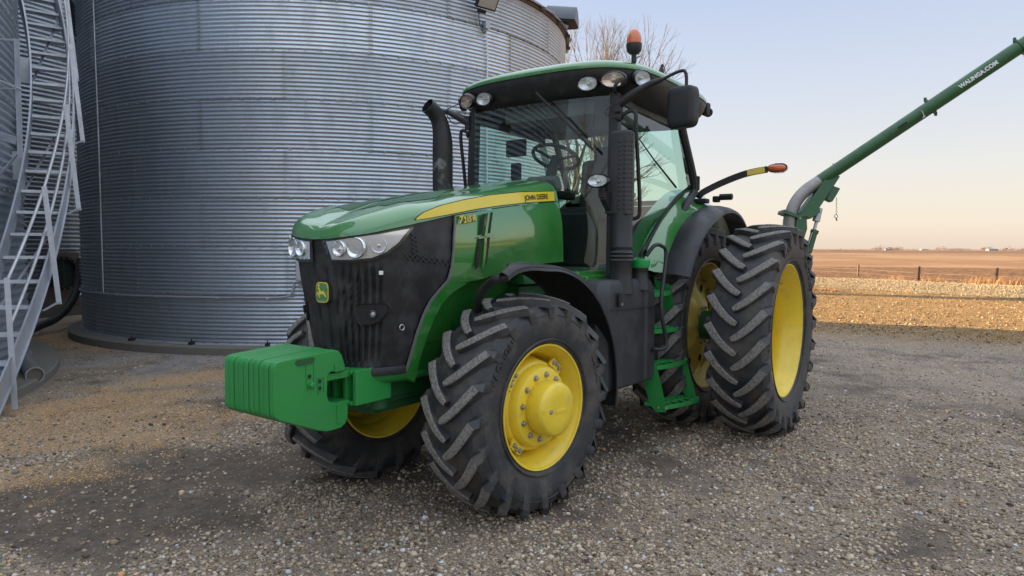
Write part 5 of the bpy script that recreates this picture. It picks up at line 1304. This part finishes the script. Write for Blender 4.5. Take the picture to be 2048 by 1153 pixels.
# roof lamps
def oval_lamp(c, n_, rx, rz, name='work_lamp', par=None, glassm=None):
    n_ = n_.normalized(); e1 = V(0, 0, 1).cross(n_).normalized(); e2 = n_.cross(e1); par = par or T
    def ring(s, d, k=40): return [c+n_*d+e1*(rx*s*math.cos(2*math.pi*i/k))+e2*(rz*s*math.sin(2*math.pi*i/k)) for i in range(k)]
    b = MB(); b.grid([ring(1.25, -.03), ring(1.22, .0), ring(1.10, .012), ring(1.0, .004)], closed_u=True); h = b.build(name, M['black_gloss'], par, smooth=60)
    b = MB(); b.grid([ring(1.0, .004), ring(.72, -.012), ring(.4, -.022), ring(.02, -.026)], closed_u=True); b.build('reflector', glassm or refl, h, smooth=60)
    b = MB(); b.grid([ring(.22, -.02), ring(.22, -.004), ring(.01, .0)], closed_u=True); b.build('bulb', M['lamp_bulb'], h)
    b = MB(); b.grid([ring(1.0, .006), ring(.7, .016), ring(.35, .021), ring(.01, .022)], closed_u=True); b.build('lens', M['lamp_glass'], h, smooth=70)
    b = MB(); 
    for k in np.linspace(-.8, .8, 9):
        w_ = math.sqrt(1-k*k)*.95; b.tube([c+n_*(.006+.016*(1-k*k-t*t*.9*(1-k*k)))+e1*(rx*k)+e2*(rz*w_*t) for t in np.linspace(-1, 1, 7)], .0012, 4)
    b.build('lens_rib', M['lens'], h)
    return h
M['lamp_bulb'] = mat('bulb', (.8, .78, .7), .2, metal=.4); M['lamp_glass'] = M['lens']
warm = mat('amber_tinted_reflector', (.80, .62, .48), .15, metal=1)
for sg in (1, -1):
    oval_lamp(V(1.672, .515*sg, 2.975), V(1, .10*sg, -.30), .078, .050)
    oval_lamp(V(1.645, .725*sg, 2.985), V(1, .35*sg, -.30), .090, .055, 'turn_lamp', glassm=warm)
    oval_lamp(V(1.50, .905*sg, 3.0), V(.55, 1*sg, -.28), .070, .055)
b = MB(); b.revolve([(0, .035), (-.06, .033), (-.065, .0005)], c=V(1.15, .80, 2.93), axis=(0, 0, 1), seg=20); b.build('side_sensor', M['black_matte'], fas)
b = MB(); b.box((-.06, .86, 3.02), (.1, .06, .12)); b.tube([V(-.10, .86, 3.0), V(-.14, .86, 3.0)], .045, 16); b.build('rear_lamp', M['black_matte'], fas, bevel=.01)
# beacon on its stalk
be = MB(); tb = at(1268, 100, y=.80); 
sp3 = smooth_path([V(1.60, .72, 2.90), V(1.66, .745, 2.915), V(1.64, .775, 2.97), V(tb.x+.01, .80, 3.06), V(tb.x, .80, 3.16), V(tb.x, .80, tb.z-.02)], 6)
be.tube(sp3, .014, 10); stk_ = be.build('beacon_stalk', M['black'], T)
b = MB(); b.revolve([(-.10, .0005), (-.10, .020), (-.04, .020), (-.03, .040), (-.01, .058), (.03, .063), (.045, .062), (.045, .0005)], c=V(tb.x, tb.y, tb.z), axis=(0, 0, 1), seg=32); bb2 = b.build('beacon_base', M['black'], stk_)
b = MB(); b.revolve([(.045, .059), (.08, .058), (.115, .052), (.145, .038), (.158, .020), (.162, .0005)], c=V(tb.x, tb.y, tb.z), axis=(0, 0, 1), seg=36)
b.build('amber_dome', M['amber'], bb2)
b = MB(); b.tube([V(tb.x, tb.y-.01, tb.z-.07), V(tb.x, tb.y+.05, tb.z-.06)], .006, 6); b.revolve([(-.006, .012), (.006, .012)], c=V(tb.x, tb.y+.05, tb.z-.05), axis=(1, 0, 0), seg=10); b.build('wing_nut', M['steel'], bb2)
# mirrors
def mirror(sg, full=True):
    r0 = V(1.585, .735*sg, 2.80); 
    pts = [r0, V(1.585, .86*sg, 2.865), V(1.57, 1.0*sg, 2.93), V(1.56, 1.1*sg, 2.955)]
    b = MB(); b.tube(pts, [.042, .036, .026, .018], 12); b.box((1.585, .745*sg, 2.80), (.07, .05, .12)); arm = b.build('mirror_arm', M['black'], T, bevel=.004)
    if not full:
        b = MB(); b.revolve([(0, .02), (.05, .022), (.055, .0005)], c=V(1.56, 1.1*sg, 2.93), axis=(0, 0, -1), seg=14); b.build('arm_knob', M['black_matte'], arm)
        b = MB(); b.tube(smooth_path([V(1.60, .75*sg, 2.86), V(1.62, .86*sg, 2.80), V(1.60, .95*sg, 2.84), V(1.6, 1.0*sg, 2.94), V(1.58, .85*sg, 2.99)], 5), .005, 6); b.build('cable', M['hose'], arm)
        return
    tube = [V(1.56, 1.1*sg, 2.955), V(1.555, 1.18*sg, 2.985), V(1.55, 1.245*sg, 3.00), V(1.55, 1.27*sg, 2.985), V(1.55, 1.28*sg, 2.94), V(1.55, 1.28*sg, 2.82)]
    b = MB(); b.tube(smooth_path(tube, 4), .0125, 10); b.build('mirror_tube', M['black'], arm)
    mc = V(1.52, 1.245*sg, 2.735); R_ = Matrix.Rotation(-.22, 3, 'Z')
    def rr(sx, sz, x, n=5, k=48):
        return [mc+R_ @ V(x, sx*math.copysign(abs(math.cos(a))**(2/n), math.cos(a)), sz*math.copysign(abs(math.sin(a))**(2/n), math.sin(a))) for a in np.linspace(0, 2*math.pi, k, endpoint=False)]
    b = MB(); b.grid([rr(.001, .001, .055), rr(.07, .10, .054), rr(.104, .142, .050), rr(.113, .150, .042), rr(.117, .154, .02), rr(.117, .154, -.035), rr(.11, .148, -.04)], closed_u=True); h = b.build('mirror_housing', M['black'], arm, smooth=50)
    b = MB(); b.grid([rr(.11, .148, -.038), rr(.001, .001, -.038)], closed_u=True); b.build('mirror_glass', M['chrome'], h)
    b = MB(); 
    for sy in (-1, 1):
        for sz in (-1, 1): b.revolve([(.052, .004), (.0545, .003), (.0545, .0005)], c=mc+R_ @ V(0, .086*sy, .120*sz), axis=R_ @ V(1, 0, 0), seg=10)
    b.build('housing_screw', M['black_matte'], h)
mirror(1); mirror(-1, False)
b = MB(); b.tube(smooth_path([V(1.62, .70, 2.80), V(1.65, .66, 2.74), V(1.64, .70, 2.70), V(1.60, .77, 2.72), V(1.60, .78, 2.77)], 5), .005, 6); b.build('mirror_cable', M['hose'], T)
# grab rails by the doors
def hrail(sg, top, bot, out):
    P = [V(1.58, .74*sg, top), V(1.57, (.74+out*.7)*sg, top+.045), V(1.56, (.74+out)*sg, top+.02), V(1.555, (.74+out)*sg, top-.08), V(1.50, (.74+out)*sg, (top+bot)/2), V(1.46, (.74+out)*sg, bot+.07), V(1.46, (.74+out*.8)*sg, bot), V(1.50, .76*sg, bot-.0)]
    b = MB(); b.tube(smooth_path(P, 6), .016, 10); b.revolve([(0, .034), (.03, .030), (.04, .018)], c=V(1.58, .735*sg, top), axis=(0, sg, 0), seg=16); b.build('grab_rail', M['black'], T)
hrail(1, 2.70, 1.92, .14); hrail(-1, 2.70, 1.9, .12)
# lamp on its bracket beside the stack, front left
b = MB(); b.box((1.70, .76, 2.03), (.06, .10, .17)); b.prism([V(1.70, .72, 2.10), V(1.80, .70, 2.10), V(1.80, .70, 2.05), V(1.70, .72, 1.93)], V(0, .05, 0)); b.box((1.80, .72, 2.10), (.03, .05, .07)); lbk = b.build('lamp_bracket', M['black'], T, bevel=.006)
oval_lamp(at(1195, 362, y=.72), V(1, .15, 0), .075, .043, par=lbk)
# wiper
b = MB(); b.tube([at(1072, 186, x=1.74), at(1118, 232, x=1.765), at(1182, 297, x=1.75)], [.010, .008, .004], 8); b.build('wiper', M['black_matte'], T)
b = MB(); b.beam(at(1115, 226, x=1.755), at(1186, 300, x=1.745), .006, .02); b.build('wiper_blade', M['rubber'], T)
b = MB(); b.tube([at(1258, 250, y=.75), at(1308, 320, y=.75), at(1352, 375, y=.75)], [.004, .007, .010], 8); b.build('side_wiper', M['black_matte'], T)
# air stack on the left front post: perforated shield over a round duct
ctr = V(1.66, .83, 0)
b = MB(); secs = [V(-.085, -.10, 0), V(.085, -.10, 0), V(.105, -.02, 0), V(.09, .075, 0), (V(.0, .10, 0)), V(-.09, .075, 0), V(-.105, -.02, 0)]
def sec(z, s=1.0): return [ctr+V(p.x*s*.76, p.y*s*.84, z) for p in secs]
b.grid([sec(1.93, .90), sec(1.945), sec(2.55), sec(2.575, .90), sec(2.58, .02)], closed_u=True); b.add(sec(1.93, .90), [tuple(range(7))])
stx = b.build('stack_shield', M['grey_plastic'], T, bevel=.012, smooth=30)
b = MB(); n_ = (V(.085, .20, 0)-V(.0, 0, 0)); 
fa_, fb_ = ctr+V(.105*.76, -.02*.84, 0), ctr+V(.09*.76, .075*.84, 0); fc_ = ctr+V(0, .10*.84, 0)
for p0_, p1_, cols_ in ((fa_, fb_, 2), (fb_, fc_, 2)):
    tv_ = (p1_-p0_); nn = V(tv_.y, -tv_.x, 0).normalized()
    for i in range(16):
        for j in range(cols_): b.revolve([(.0, .0005), (.0035, .006), (.0, .0115)], c=p0_+tv_*((j+.5)/cols_)+nn*.0005+V(0, 0, 1.98+i*.034), axis=nn, seg=10)
b.build('dimples', M['black'], stx, weld=False)
b = MB(); b.revolve([(1.95, .085), (1.70, .085), (1.695, .088), (1.68, .088), (1.675, .083), (1.655, .083), (1.645, .094), (1.63, .083), (1.615, .094), (1.60, .083), (1.585, .094), (1.57, .084), (1.45, .090), (1.33, .105)], c=V(1.66, .82, 0), axis=(0, 0, 1), seg=40); b.build('stack_duct', M['black'], T, smooth=50)
# exhaust on the far side
ex = MB(); pe = smooth_path([V(1.98, -.72, 1.5), V(1.98, -.72, 2.0), V(1.98, -.72, 2.45), V(1.985, -.72, 2.62), V(2.01, -.73, 2.75), V(2.07, -.745, 2.83), V(2.13, -.76, 2.87)], 6)
ex.tube(pe, [.083 if p.z < 2.55 else .083-.020*min(1, (p.z-2.55)/.25) for p in pe], 28, caps=False)
ex.build('exhaust_stack', mat('exhaust_black', (.016, .016, .018), .45, dirt=.9, dcol=(.20, .20, .20), dscale=3.2, dlow=.60, dhigh=.66), T, solid=-.004)
b = MB(); b.revolve([(-.12, .001), (-.12, .06)], c=pe[-1], axis=(pe[-1]-pe[-3]).normalized(), seg=24); b.build('exhaust_throat', mat('sooty_rust', (.035, .022, .016), .9), T)
# --- tank, left side under the door
tk = MB(); zs = [(.60, .93), (.63, 1), (1.20, 1), (1.32, .985), (1.40, .90), (1.44, .80)]
def tsec(z, s): 
    P = [V(2.02, .55, 0), V(2.03, .80, 0), V(1.96, .875, 0), V(1.62, .905, 0), V(1.42, .91, 0), V(1.40, .895, 0), V(1.37, .895, 0), V(1.35, .915, 0), V(1.22, .92, 0), V(1.15, .88, 0), V(1.12, .78, 0), V(1.12, .55, 0)]
    c = V(1.57, .72, 0); return [V(c.x+(p.x-c.x)*s, c.y+(p.y-c.y)*(s if s < 1 else 1), z) for p in P]
tk.grid([tsec(z, s) for z, s in zs], closed_u=True); tk.add(tsec(*zs[0]), [tuple(range(12))]); tk.add(tsec(*zs[-1]), [tuple(range(12))])
tank = tk.build('fuel_tank', M['grey_plastic'], T, bevel=.018, smooth=30)
b = MB(); pc = at(1241, 600, y=.905); b.box((pc.x, .905, pc.z), (.055, .012, .11)); hdl = b.build('latch_recess', M['black_matte'], tank, bevel=.006)
b = MB(); b.box((pc.x-.01, .912, pc.z-.035), (.03, .008, .02)); b.build('latch', M['steel'], hdl)
b = MB(); b.beam((1.98, .90, 1.22), (1.16, .925, 1.20), .004, .006); b.build('seam', M['black_matte'], tank)
nk = V(1.40, .86, 0)
b = MB(); b.revolve([(1.35, .088), (1.44, .070), (1.47, .066), (1.50, .066), (1.505, .070), (1.53, .070)], c=nk, axis=(0, 0, 1), seg=32); neck = b.build('filler_neck', M['black'], tank)
b = MB(); b.revolve([(1.525, .0005), (1.525, .076), (1.55, .082), (1.585, .082), (1.592, .076), (1.592, .0005)], c=nk, axis=(0, 0, 1), seg=40)
b.box(nk+V(0, 0, 1.60), (.10, .018, .012)); b.build('filler_cap', mat('cap_green', (.01, .30, .07), .35), neck)
b = MB(); b.tube(smooth_path([nk+V(.01, 0, 1.60), nk+V(.0, .02, 1.66), nk+V(-.06, .02, 1.675), nk+V(-.10, 0, 1.62)], 4), .012, 8); b.build('cap_tether', M['black_matte'], neck)
b = MB(); b.box((1.75, .60, 1.0), (.5, .25, .7)); b.box((1.1, .5, 1.15), (.5, .5, .5)); b.tube([V(1.0, .72, .62), V(1.0, .72, .85)], .13, 24); b.build('battery_box', M['black_matte'], T, bevel=.03)
# hand rail by the steps
hr = [nk+V(-.06, .03, 1.62), V(1.28, .93, 1.70), V(1.20, .96, 1.70), V(1.15, .98, 1.62), at(1322, 610, y=1.0), at(1332, 680, y=1.02), at(1328, 697, y=1.01), at(1310, 699, y=.95), at(1300, 698, y=.9)]
b = MB(); b.tube(smooth_path(hr, 6), .016, 10); b.build('step_handrail', M['black'], T)
# steps
TR = [(V(1.16, 1.00, .37), V(.70, 1.12, .37)), (V(1.205, .93, .70), V(.775, 1.03, .71)), (V(1.22, .89, 1.00), V(.86, .98, 1.00)), (V(1.22, .85, 1.30), V(.93, .93, 1.31))]
sd = empty('access_steps', (0, 0, 0)); sd.parent = T
for i, (a, c) in enumerate(TR):
    inn = V(.018, -.18, .0); u_ = (c-a).normalized()
    b = MB(); mid = (a+c)/2-V(-.01, -.03, 0)
    lipc = [a, a.lerp(c, .3)+V(0, .018, 0), a.lerp(c, .7)+V(0, .018, 0), c, c+inn*.25]
    for p, q in zip(lipc[:-1], lipc[1:]): b.beam(p+V(0, 0, -.012), q+V(0, 0, -.012), .012, .038)
    b.beam(a+inn, c+inn, .012, .03); b.beam(a, a+inn, .010, .03); b.beam(c, c+inn, .010, .03)
    for t in (.2, .4, .6, .8): b.beam(a.lerp(c, t)+V(0, 0, .005), a.lerp(c, t)+inn+V(0, 0, .005), .010, .012)
    for t in (.33, .66): b.beam(a+inn*t+V(0, 0, .01), c+inn*t+V(0, 0, .01), .014, .014)
    b.build('step', M['green_step'], sd, bevel=.003)
ia = V(.016, -.15, 0)
def plate(poly, nm='side_plate'): 
    b = MB(); n_ = (poly[1]-poly[0]).cross(poly[2]-poly[0]).normalized(); b.prism(poly, n_*.006); b.build(nm, M['green_step'], sd)
a0, c0, a1, c1, a2, c2, a3, c3 = TR[0][0], TR[0][1], TR[1][0], TR[1][1], TR[2][0], TR[2][1], TR[3][0], TR[3][1]
dz = V(0, 0, .03); 
plate([a0+V(.0, .0, -.05), a0+dz, a1+dz, a1+ia*1.1+dz*3, a0+ia*.9+V(0, 0, -.0), a0+ia*.5+V(0, 0, -.06)])
plate([c0+V(0, -.02, .0), c1+V(0, -.01, .03), c1+ia*.9+dz, c0+ia*.9+dz])
plate([c1+V(0, -.03, .0), c2+V(0, -.01, .0), c3+V(0, 0, .06), c3+ia*.9+V(0, 0, .1), c1+ia+dz])
plate([a1+V(0, -.03, .0), a2+V(0, -.01, 0), a3+V(0, 0, .06), a3+ia*.9+V(0, 0, .1), a1+ia+dz])
b = MB(); b.beam((1.2, .66, 1.0), (.8, .66, 1.02), .02, .55); b.build('step_mount', M['green_dark'], sd)
b = MB(); 
for p in (a0+V(0, .003, -.02), a0+ia*.4+V(.0, 0, -.02)): bolt(b, p, (.25, .97, 0), .010, .008)
b.build('step_bolt', M['steel'], sd)
# --- front fenders
for sg in (1, -1):
    c = V(2.86, 0, .665); rows = []
    for k, a in enumerate(np.radians(np.linspace(61.5, 190, 42))):
        deg = math.degrees(a); r = .90+.06*sstep(100, 185, deg)+.075*(1-sstep(63, 90, deg))
        wob = sstep(62, 80, deg); y0, y1 = .93-.07-.33*sstep(64, 98, deg), .93-.02*(1-wob)
        rows.append([V(c.x+(r-d)*math.cos(a), (y0+(y1-y0)*t)*sg, c.z+(r-d)*math.sin(a)) for t, d in ((0, .03), (.05, 0), (.5, -.012), (.9, 0), (.97, .008), (1, .035))])
    b = MB(); b.grid(rows); fe = b.build('front_fender', M['black'], T, smooth=60, solid=-.008)
    b = MB(); P_ = [rows[i][-2] for i in range(len(rows))]
    b.tube([p+V(0, .004*sg, 0) for p in P_], .009, 6); b.build('fender_edge', M['grey_plastic'], fe)
    b = MB(); b.tube(smooth_path([V(3.27, .89*sg, 1.51), V(3.29, .80*sg, 1.49), V(3.22, .66*sg, 1.42), V(3.14, .56*sg, 1.32), V(3.0, .46*sg, 1.12), V(2.95, .40*sg, .9)], 5), .025, 10); b.build('fender_bracket', M['black'], fe)
# --- marker arm with amber lamp (both sides)
for sg in (1, -1):
    P = smooth_path([V(-.06, .80*sg, 2.17), V(-.06, .84*sg, 2.22), V(-.09, 1.02*sg, 2.31), V(-.10, 1.24*sg, 2.385), V(-.10, 1.44*sg, 2.415)], 6)
    b = MB(); 
    for p, q in zip(P[:-1], P[1:]): b.beam(p, q+(q-p)*.08, .028, .060)
    arm = b.build('marker_arm', M['black'], T, bevel=.004)
    b = MB(); b.beam(V(-.084, 1.26*sg, 2.391), V(-.084, 1.42*sg, 2.413), .002, .052); b.build('reflective_band', M['sticker'], arm)
    lc = V(-.10, 1.53*sg, 2.42)
    def cap(sx, sz, x): return [lc+V(x, sx*math.copysign(abs(math.cos(a))**.7, math.cos(a)), sz*math.copysign(abs(math.sin(a))**.8, math.sin(a))) for a in np.linspace(0, 2*math.pi, 40, endpoint=False)]
    b = MB(); b.grid([cap(.001, .001, -.03), cap(.082, .036, -.03), cap(.088, .040, -.01), cap(.088, .040, .012), cap(.082, .034, .014)], closed_u=True); mk = b.build('marker_lamp', M['black'], arm, smooth=40)
    b = MB(); b.grid([cap(.080, .033, .012), cap(.074, .030, .034), cap(.05, .018, .042), cap(.001, .001, .043)], closed_u=True); b.build('amber_lens', M['amber'], mk, smooth=60)
    b = MB(); b.tube([lc+V(.02, -.02*sg, .044), lc+V(.02, .06*sg, .042), lc+V(.02, .092*sg, .02), lc+V(.02, .096*sg, 0), lc+V(.02, .092*sg, -.02), lc+V(.02, .06*sg, -.042), lc+V(.02, -.02*sg, -.044)], .005, 8); b.build('lamp_guard', M['chrome'], mk)
    b = MB(); b.box((-.06, .82*sg, 2.14), (.10, .16, .045)); b.box((-.02, .80*sg, 2.31), (.04, .05, .14)); b.build('arm_mount', M['black_matte'], T, bevel=.01)
    b = MB(); b.tube([V(-.30, .93*sg, 2.19), V(-.30, 1.06*sg, 2.19)], .032, 14); b.box((-.30, .9*sg, 2.17), (.08, .06, .06)); b.build('fender_switch', M['black_matte'], T, bevel=.01)

# ---------------------------------------------------------------- grain vac boom behind the tractor
D = 8.5
G = at(1600, 600, d=D); G.z = 0
bo_ = empty('grain_vac', G); tag(bo_, 'green grain vac with long raised discharge boom behind the tractor', 'grain vac')
def bp(px, py, d=D): return at(px, py, d=d)-G
hz_ = CF*1.0
def tube_px(A, B, r, name, m, par, d0=D, d1=D, seg=16, caps=True):
    b = MB(); b.tube([bp(*A, d0), bp(*B, d1)], r, seg, caps); return b.build(name, m, par)
boomt = tube_px((1640, 362), (2085, 64), .076, 'boom_tube', M['boom'], bo_, D, D-.9, 20)
# seam line along the tube, flange collars, clamps
def collar(px, py, r, name, w=.03):
    c = bp(px, py, D-.9*(px-1640)/445); ax_ = (bp(2085, 64, D-.9)-bp(1640, 362)).normalized()
    b = MB(); b.revolve([(-w/2, r-.02), (-w/2, r), (w/2, r), (w/2, r-.02)], c=c, axis=ax_, seg=28, closed=True)
    up_ = ax_.cross(CF).normalized(); 
    for s in (1, -1): b.box(c+up_*s*(r+.005), (.035, .03, .04))
    b.build(name, M['boom'], boomt)
collar(1861, 214, .098, 'tube_flange', .02); collar(2040, 95, .098, 'tube_flange', .02); 
c = bp(1674, 338); ax_ = (bp(2085, 64, D-.9)-bp(1640, 362)).normalized()
b = MB(); b.revolve([(-.006, .076), (-.006, .084), (.006, .084), (.006, .076)], c=c, axis=ax_, seg=28, closed=True); b.build('band_clamp', M['galv'], boomt)
b = MB(); b.beam(bp(1797, 256, D-.42), bp(1814, 245, D-.45), .02, .02); b.build('rubber_stop', M['black_matte'], boomt)
b = MB(); b.tube(smooth_path([bp(1843, 221, D-.52), bp(1848, 233, D-.54), bp(1845, 237, D-.54), bp(1850, 232, D-.52)], 4), .006, 6); b.build('safety_pin', M['steel'], boomt)
# boom lettering
A_, B_ = bp(1915, 179.5, D), bp(1988, 131.5, D)
ax_ = (bp(2085, 64, D-.9)-bp(1640, 362)).normalized(); up_ = ax_.cross(CF).normalized(); up_ = -up_ if up_.z < 0 else up_
nrm = ax_.cross(up_); nrm = nrm if nrm.dot(CF) < 0 else -nrm
m0 = bp(1640, 362); base = m0+ax_*((bp(1914, 178, D-.55)-m0).dot(ax_)); L_ = (bp(1990, 128, D-.71)-bp(1914, 178, D-.55)).length
me_ = text_mesh('WALINGA.COM', .062, bold=.0025); LL = max(v.co.x for v in me_.vertices)
def wrap(x, y, z):
    s = (y-.018)/.076; a = s+.10; return base+ax_*(x/LL*L_)+(up_*math.sin(a)+nrm*math.cos(a))*(.0772+z)
place_text('WALINGA.COM', .062, wrap, 'boom_lettering', M['white_label'], boomt, bold=.003, ext=.0006)
# steel elbow, support arm, cylinder
eb = MB(); pe = smooth_path([bp(1583, 520), bp(1579, 470), bp(1579, 440), bp(1590, 408), bp(1610, 383), bp(1640, 362)], 6); eb.tube(pe, .074, 20); eb.build('steel_elbow', mat('dull_steel_elbow', (.30, .29, .28), .45, metal=.6, dirt=.4, dcol=(.16, .14, .12)), bo_)
def slab(P, th, name, m, par, d=D):
    b = MB(); b.prism([bp(*p, d-th/2) for p in P], CF*th); return b.build(name, m, par, bevel=.006)
arm_ = slab([(1657, 348), (1681, 353), (1640, 415), (1641, 425), (1622, 438), (1612, 433), (1600, 436), (1597, 432), (1630, 388)], .17, 'lift_arm', M['boom'], bo_)
slab([(1594, 436), (1614, 438), (1615, 458), (1601, 502), (1590, 520), (1583, 520)], .14, 'support_post', M['boom'], bo_)
slab([(1569, 419), (1573, 420), (1599, 431), (1599, 437), (1594, 436), (1567, 426)], .20, 'elbow_clamp', M['boom'], bo_)
slab([(1655, 395), (1667, 372), (1681, 377), (1675, 388), (1665, 404), (1654, 399)], .10, 'end_bracket', M['boom'], bo_)
b = MB(); b.tube([bp(1638, 417), bp(1632, 443)], .045, 10); b.tube([bp(1634, 440), bp(1627, 466)], .020, 12); cyl = b.build('cylinder_rod', M['pipe_steel'], bo_)
b = MB(); b.tube([bp(1629, 463), bp(1617, 505)], .040, 16); b.tube([bp(1630, 461), bp(1628, 467)], .048, 12); b.tube([bp(1618, 503), bp(1605, 514)], .035, 10); b.build('hydraulic_cylinder', M['boom'], bo_)
b = MB(); b.tube([bp(1625, 465, D-.05), bp(1613, 500, D-.05), bp(1604, 508, D-.05)], .008, 8); b.build('hydraulic_line', M['steel'], bo_)
b = MB()
for i in range(9): b.revolve([(-.004, .006), (0, .010), (.004, .006)], c=bp(1673, 397+i*3.8), axis=(1, 0, 0) if i % 2 else (0, 1, 0), seg=6)
b.revolve([(-.003, .020), (0, .024), (.003, .020), (0, .017)], c=bp(1672, 433), axis=CF, seg=20, closed=True); b.tube([bp(1672, 436), bp(1674, 442)], .007, 6); b.build('pin_chain', M['black_matte'], bo_)
# machine body on wheels behind the dual tyre
b = MB(); gb = bp(1545, 600); b.box((-.25, -.55, .75), (.9, .75, .75)); b.revolve([(-.3, .30), (.35, .30), (.35, .001)], c=V(-.25, -.55, 1.2), axis=(0, 0, 1), seg=28); b.box((-.10, -.25, .55), (.5, .5, .14)); b.box((-.05, -.10, .8), (.18, .18, .6))
b.build('vac_body', M['boom'], bo_, bevel=.03)
b = MB(); b.beam((.3, -.9, .42), (2.2, -1.15, .42), .1, .1); b.beam((-.9, -.75, .35), (.3, -.75, .35), .1, .1); b.build('drawbar', M['boom'], bo_)
for s in (-.95, -.22):
    b = MB(); b.revolve([(-.09, .17), (-.10, .28), (-.07, .33), (.07, .33), (.10, .28), (.09, .17)], c=V(-.5, s, .33), axis=(0, 1, 0), seg=32); wl = b.build('wheel', M['rubber'], bo_)
    b = MB(); b.revolve([(-.05, .17), (.0, .12), (.0, .001)], c=V(-.5, s, .33), axis=(0, 1, 0), seg=24); b.build('rim', M['white_label'], wl)
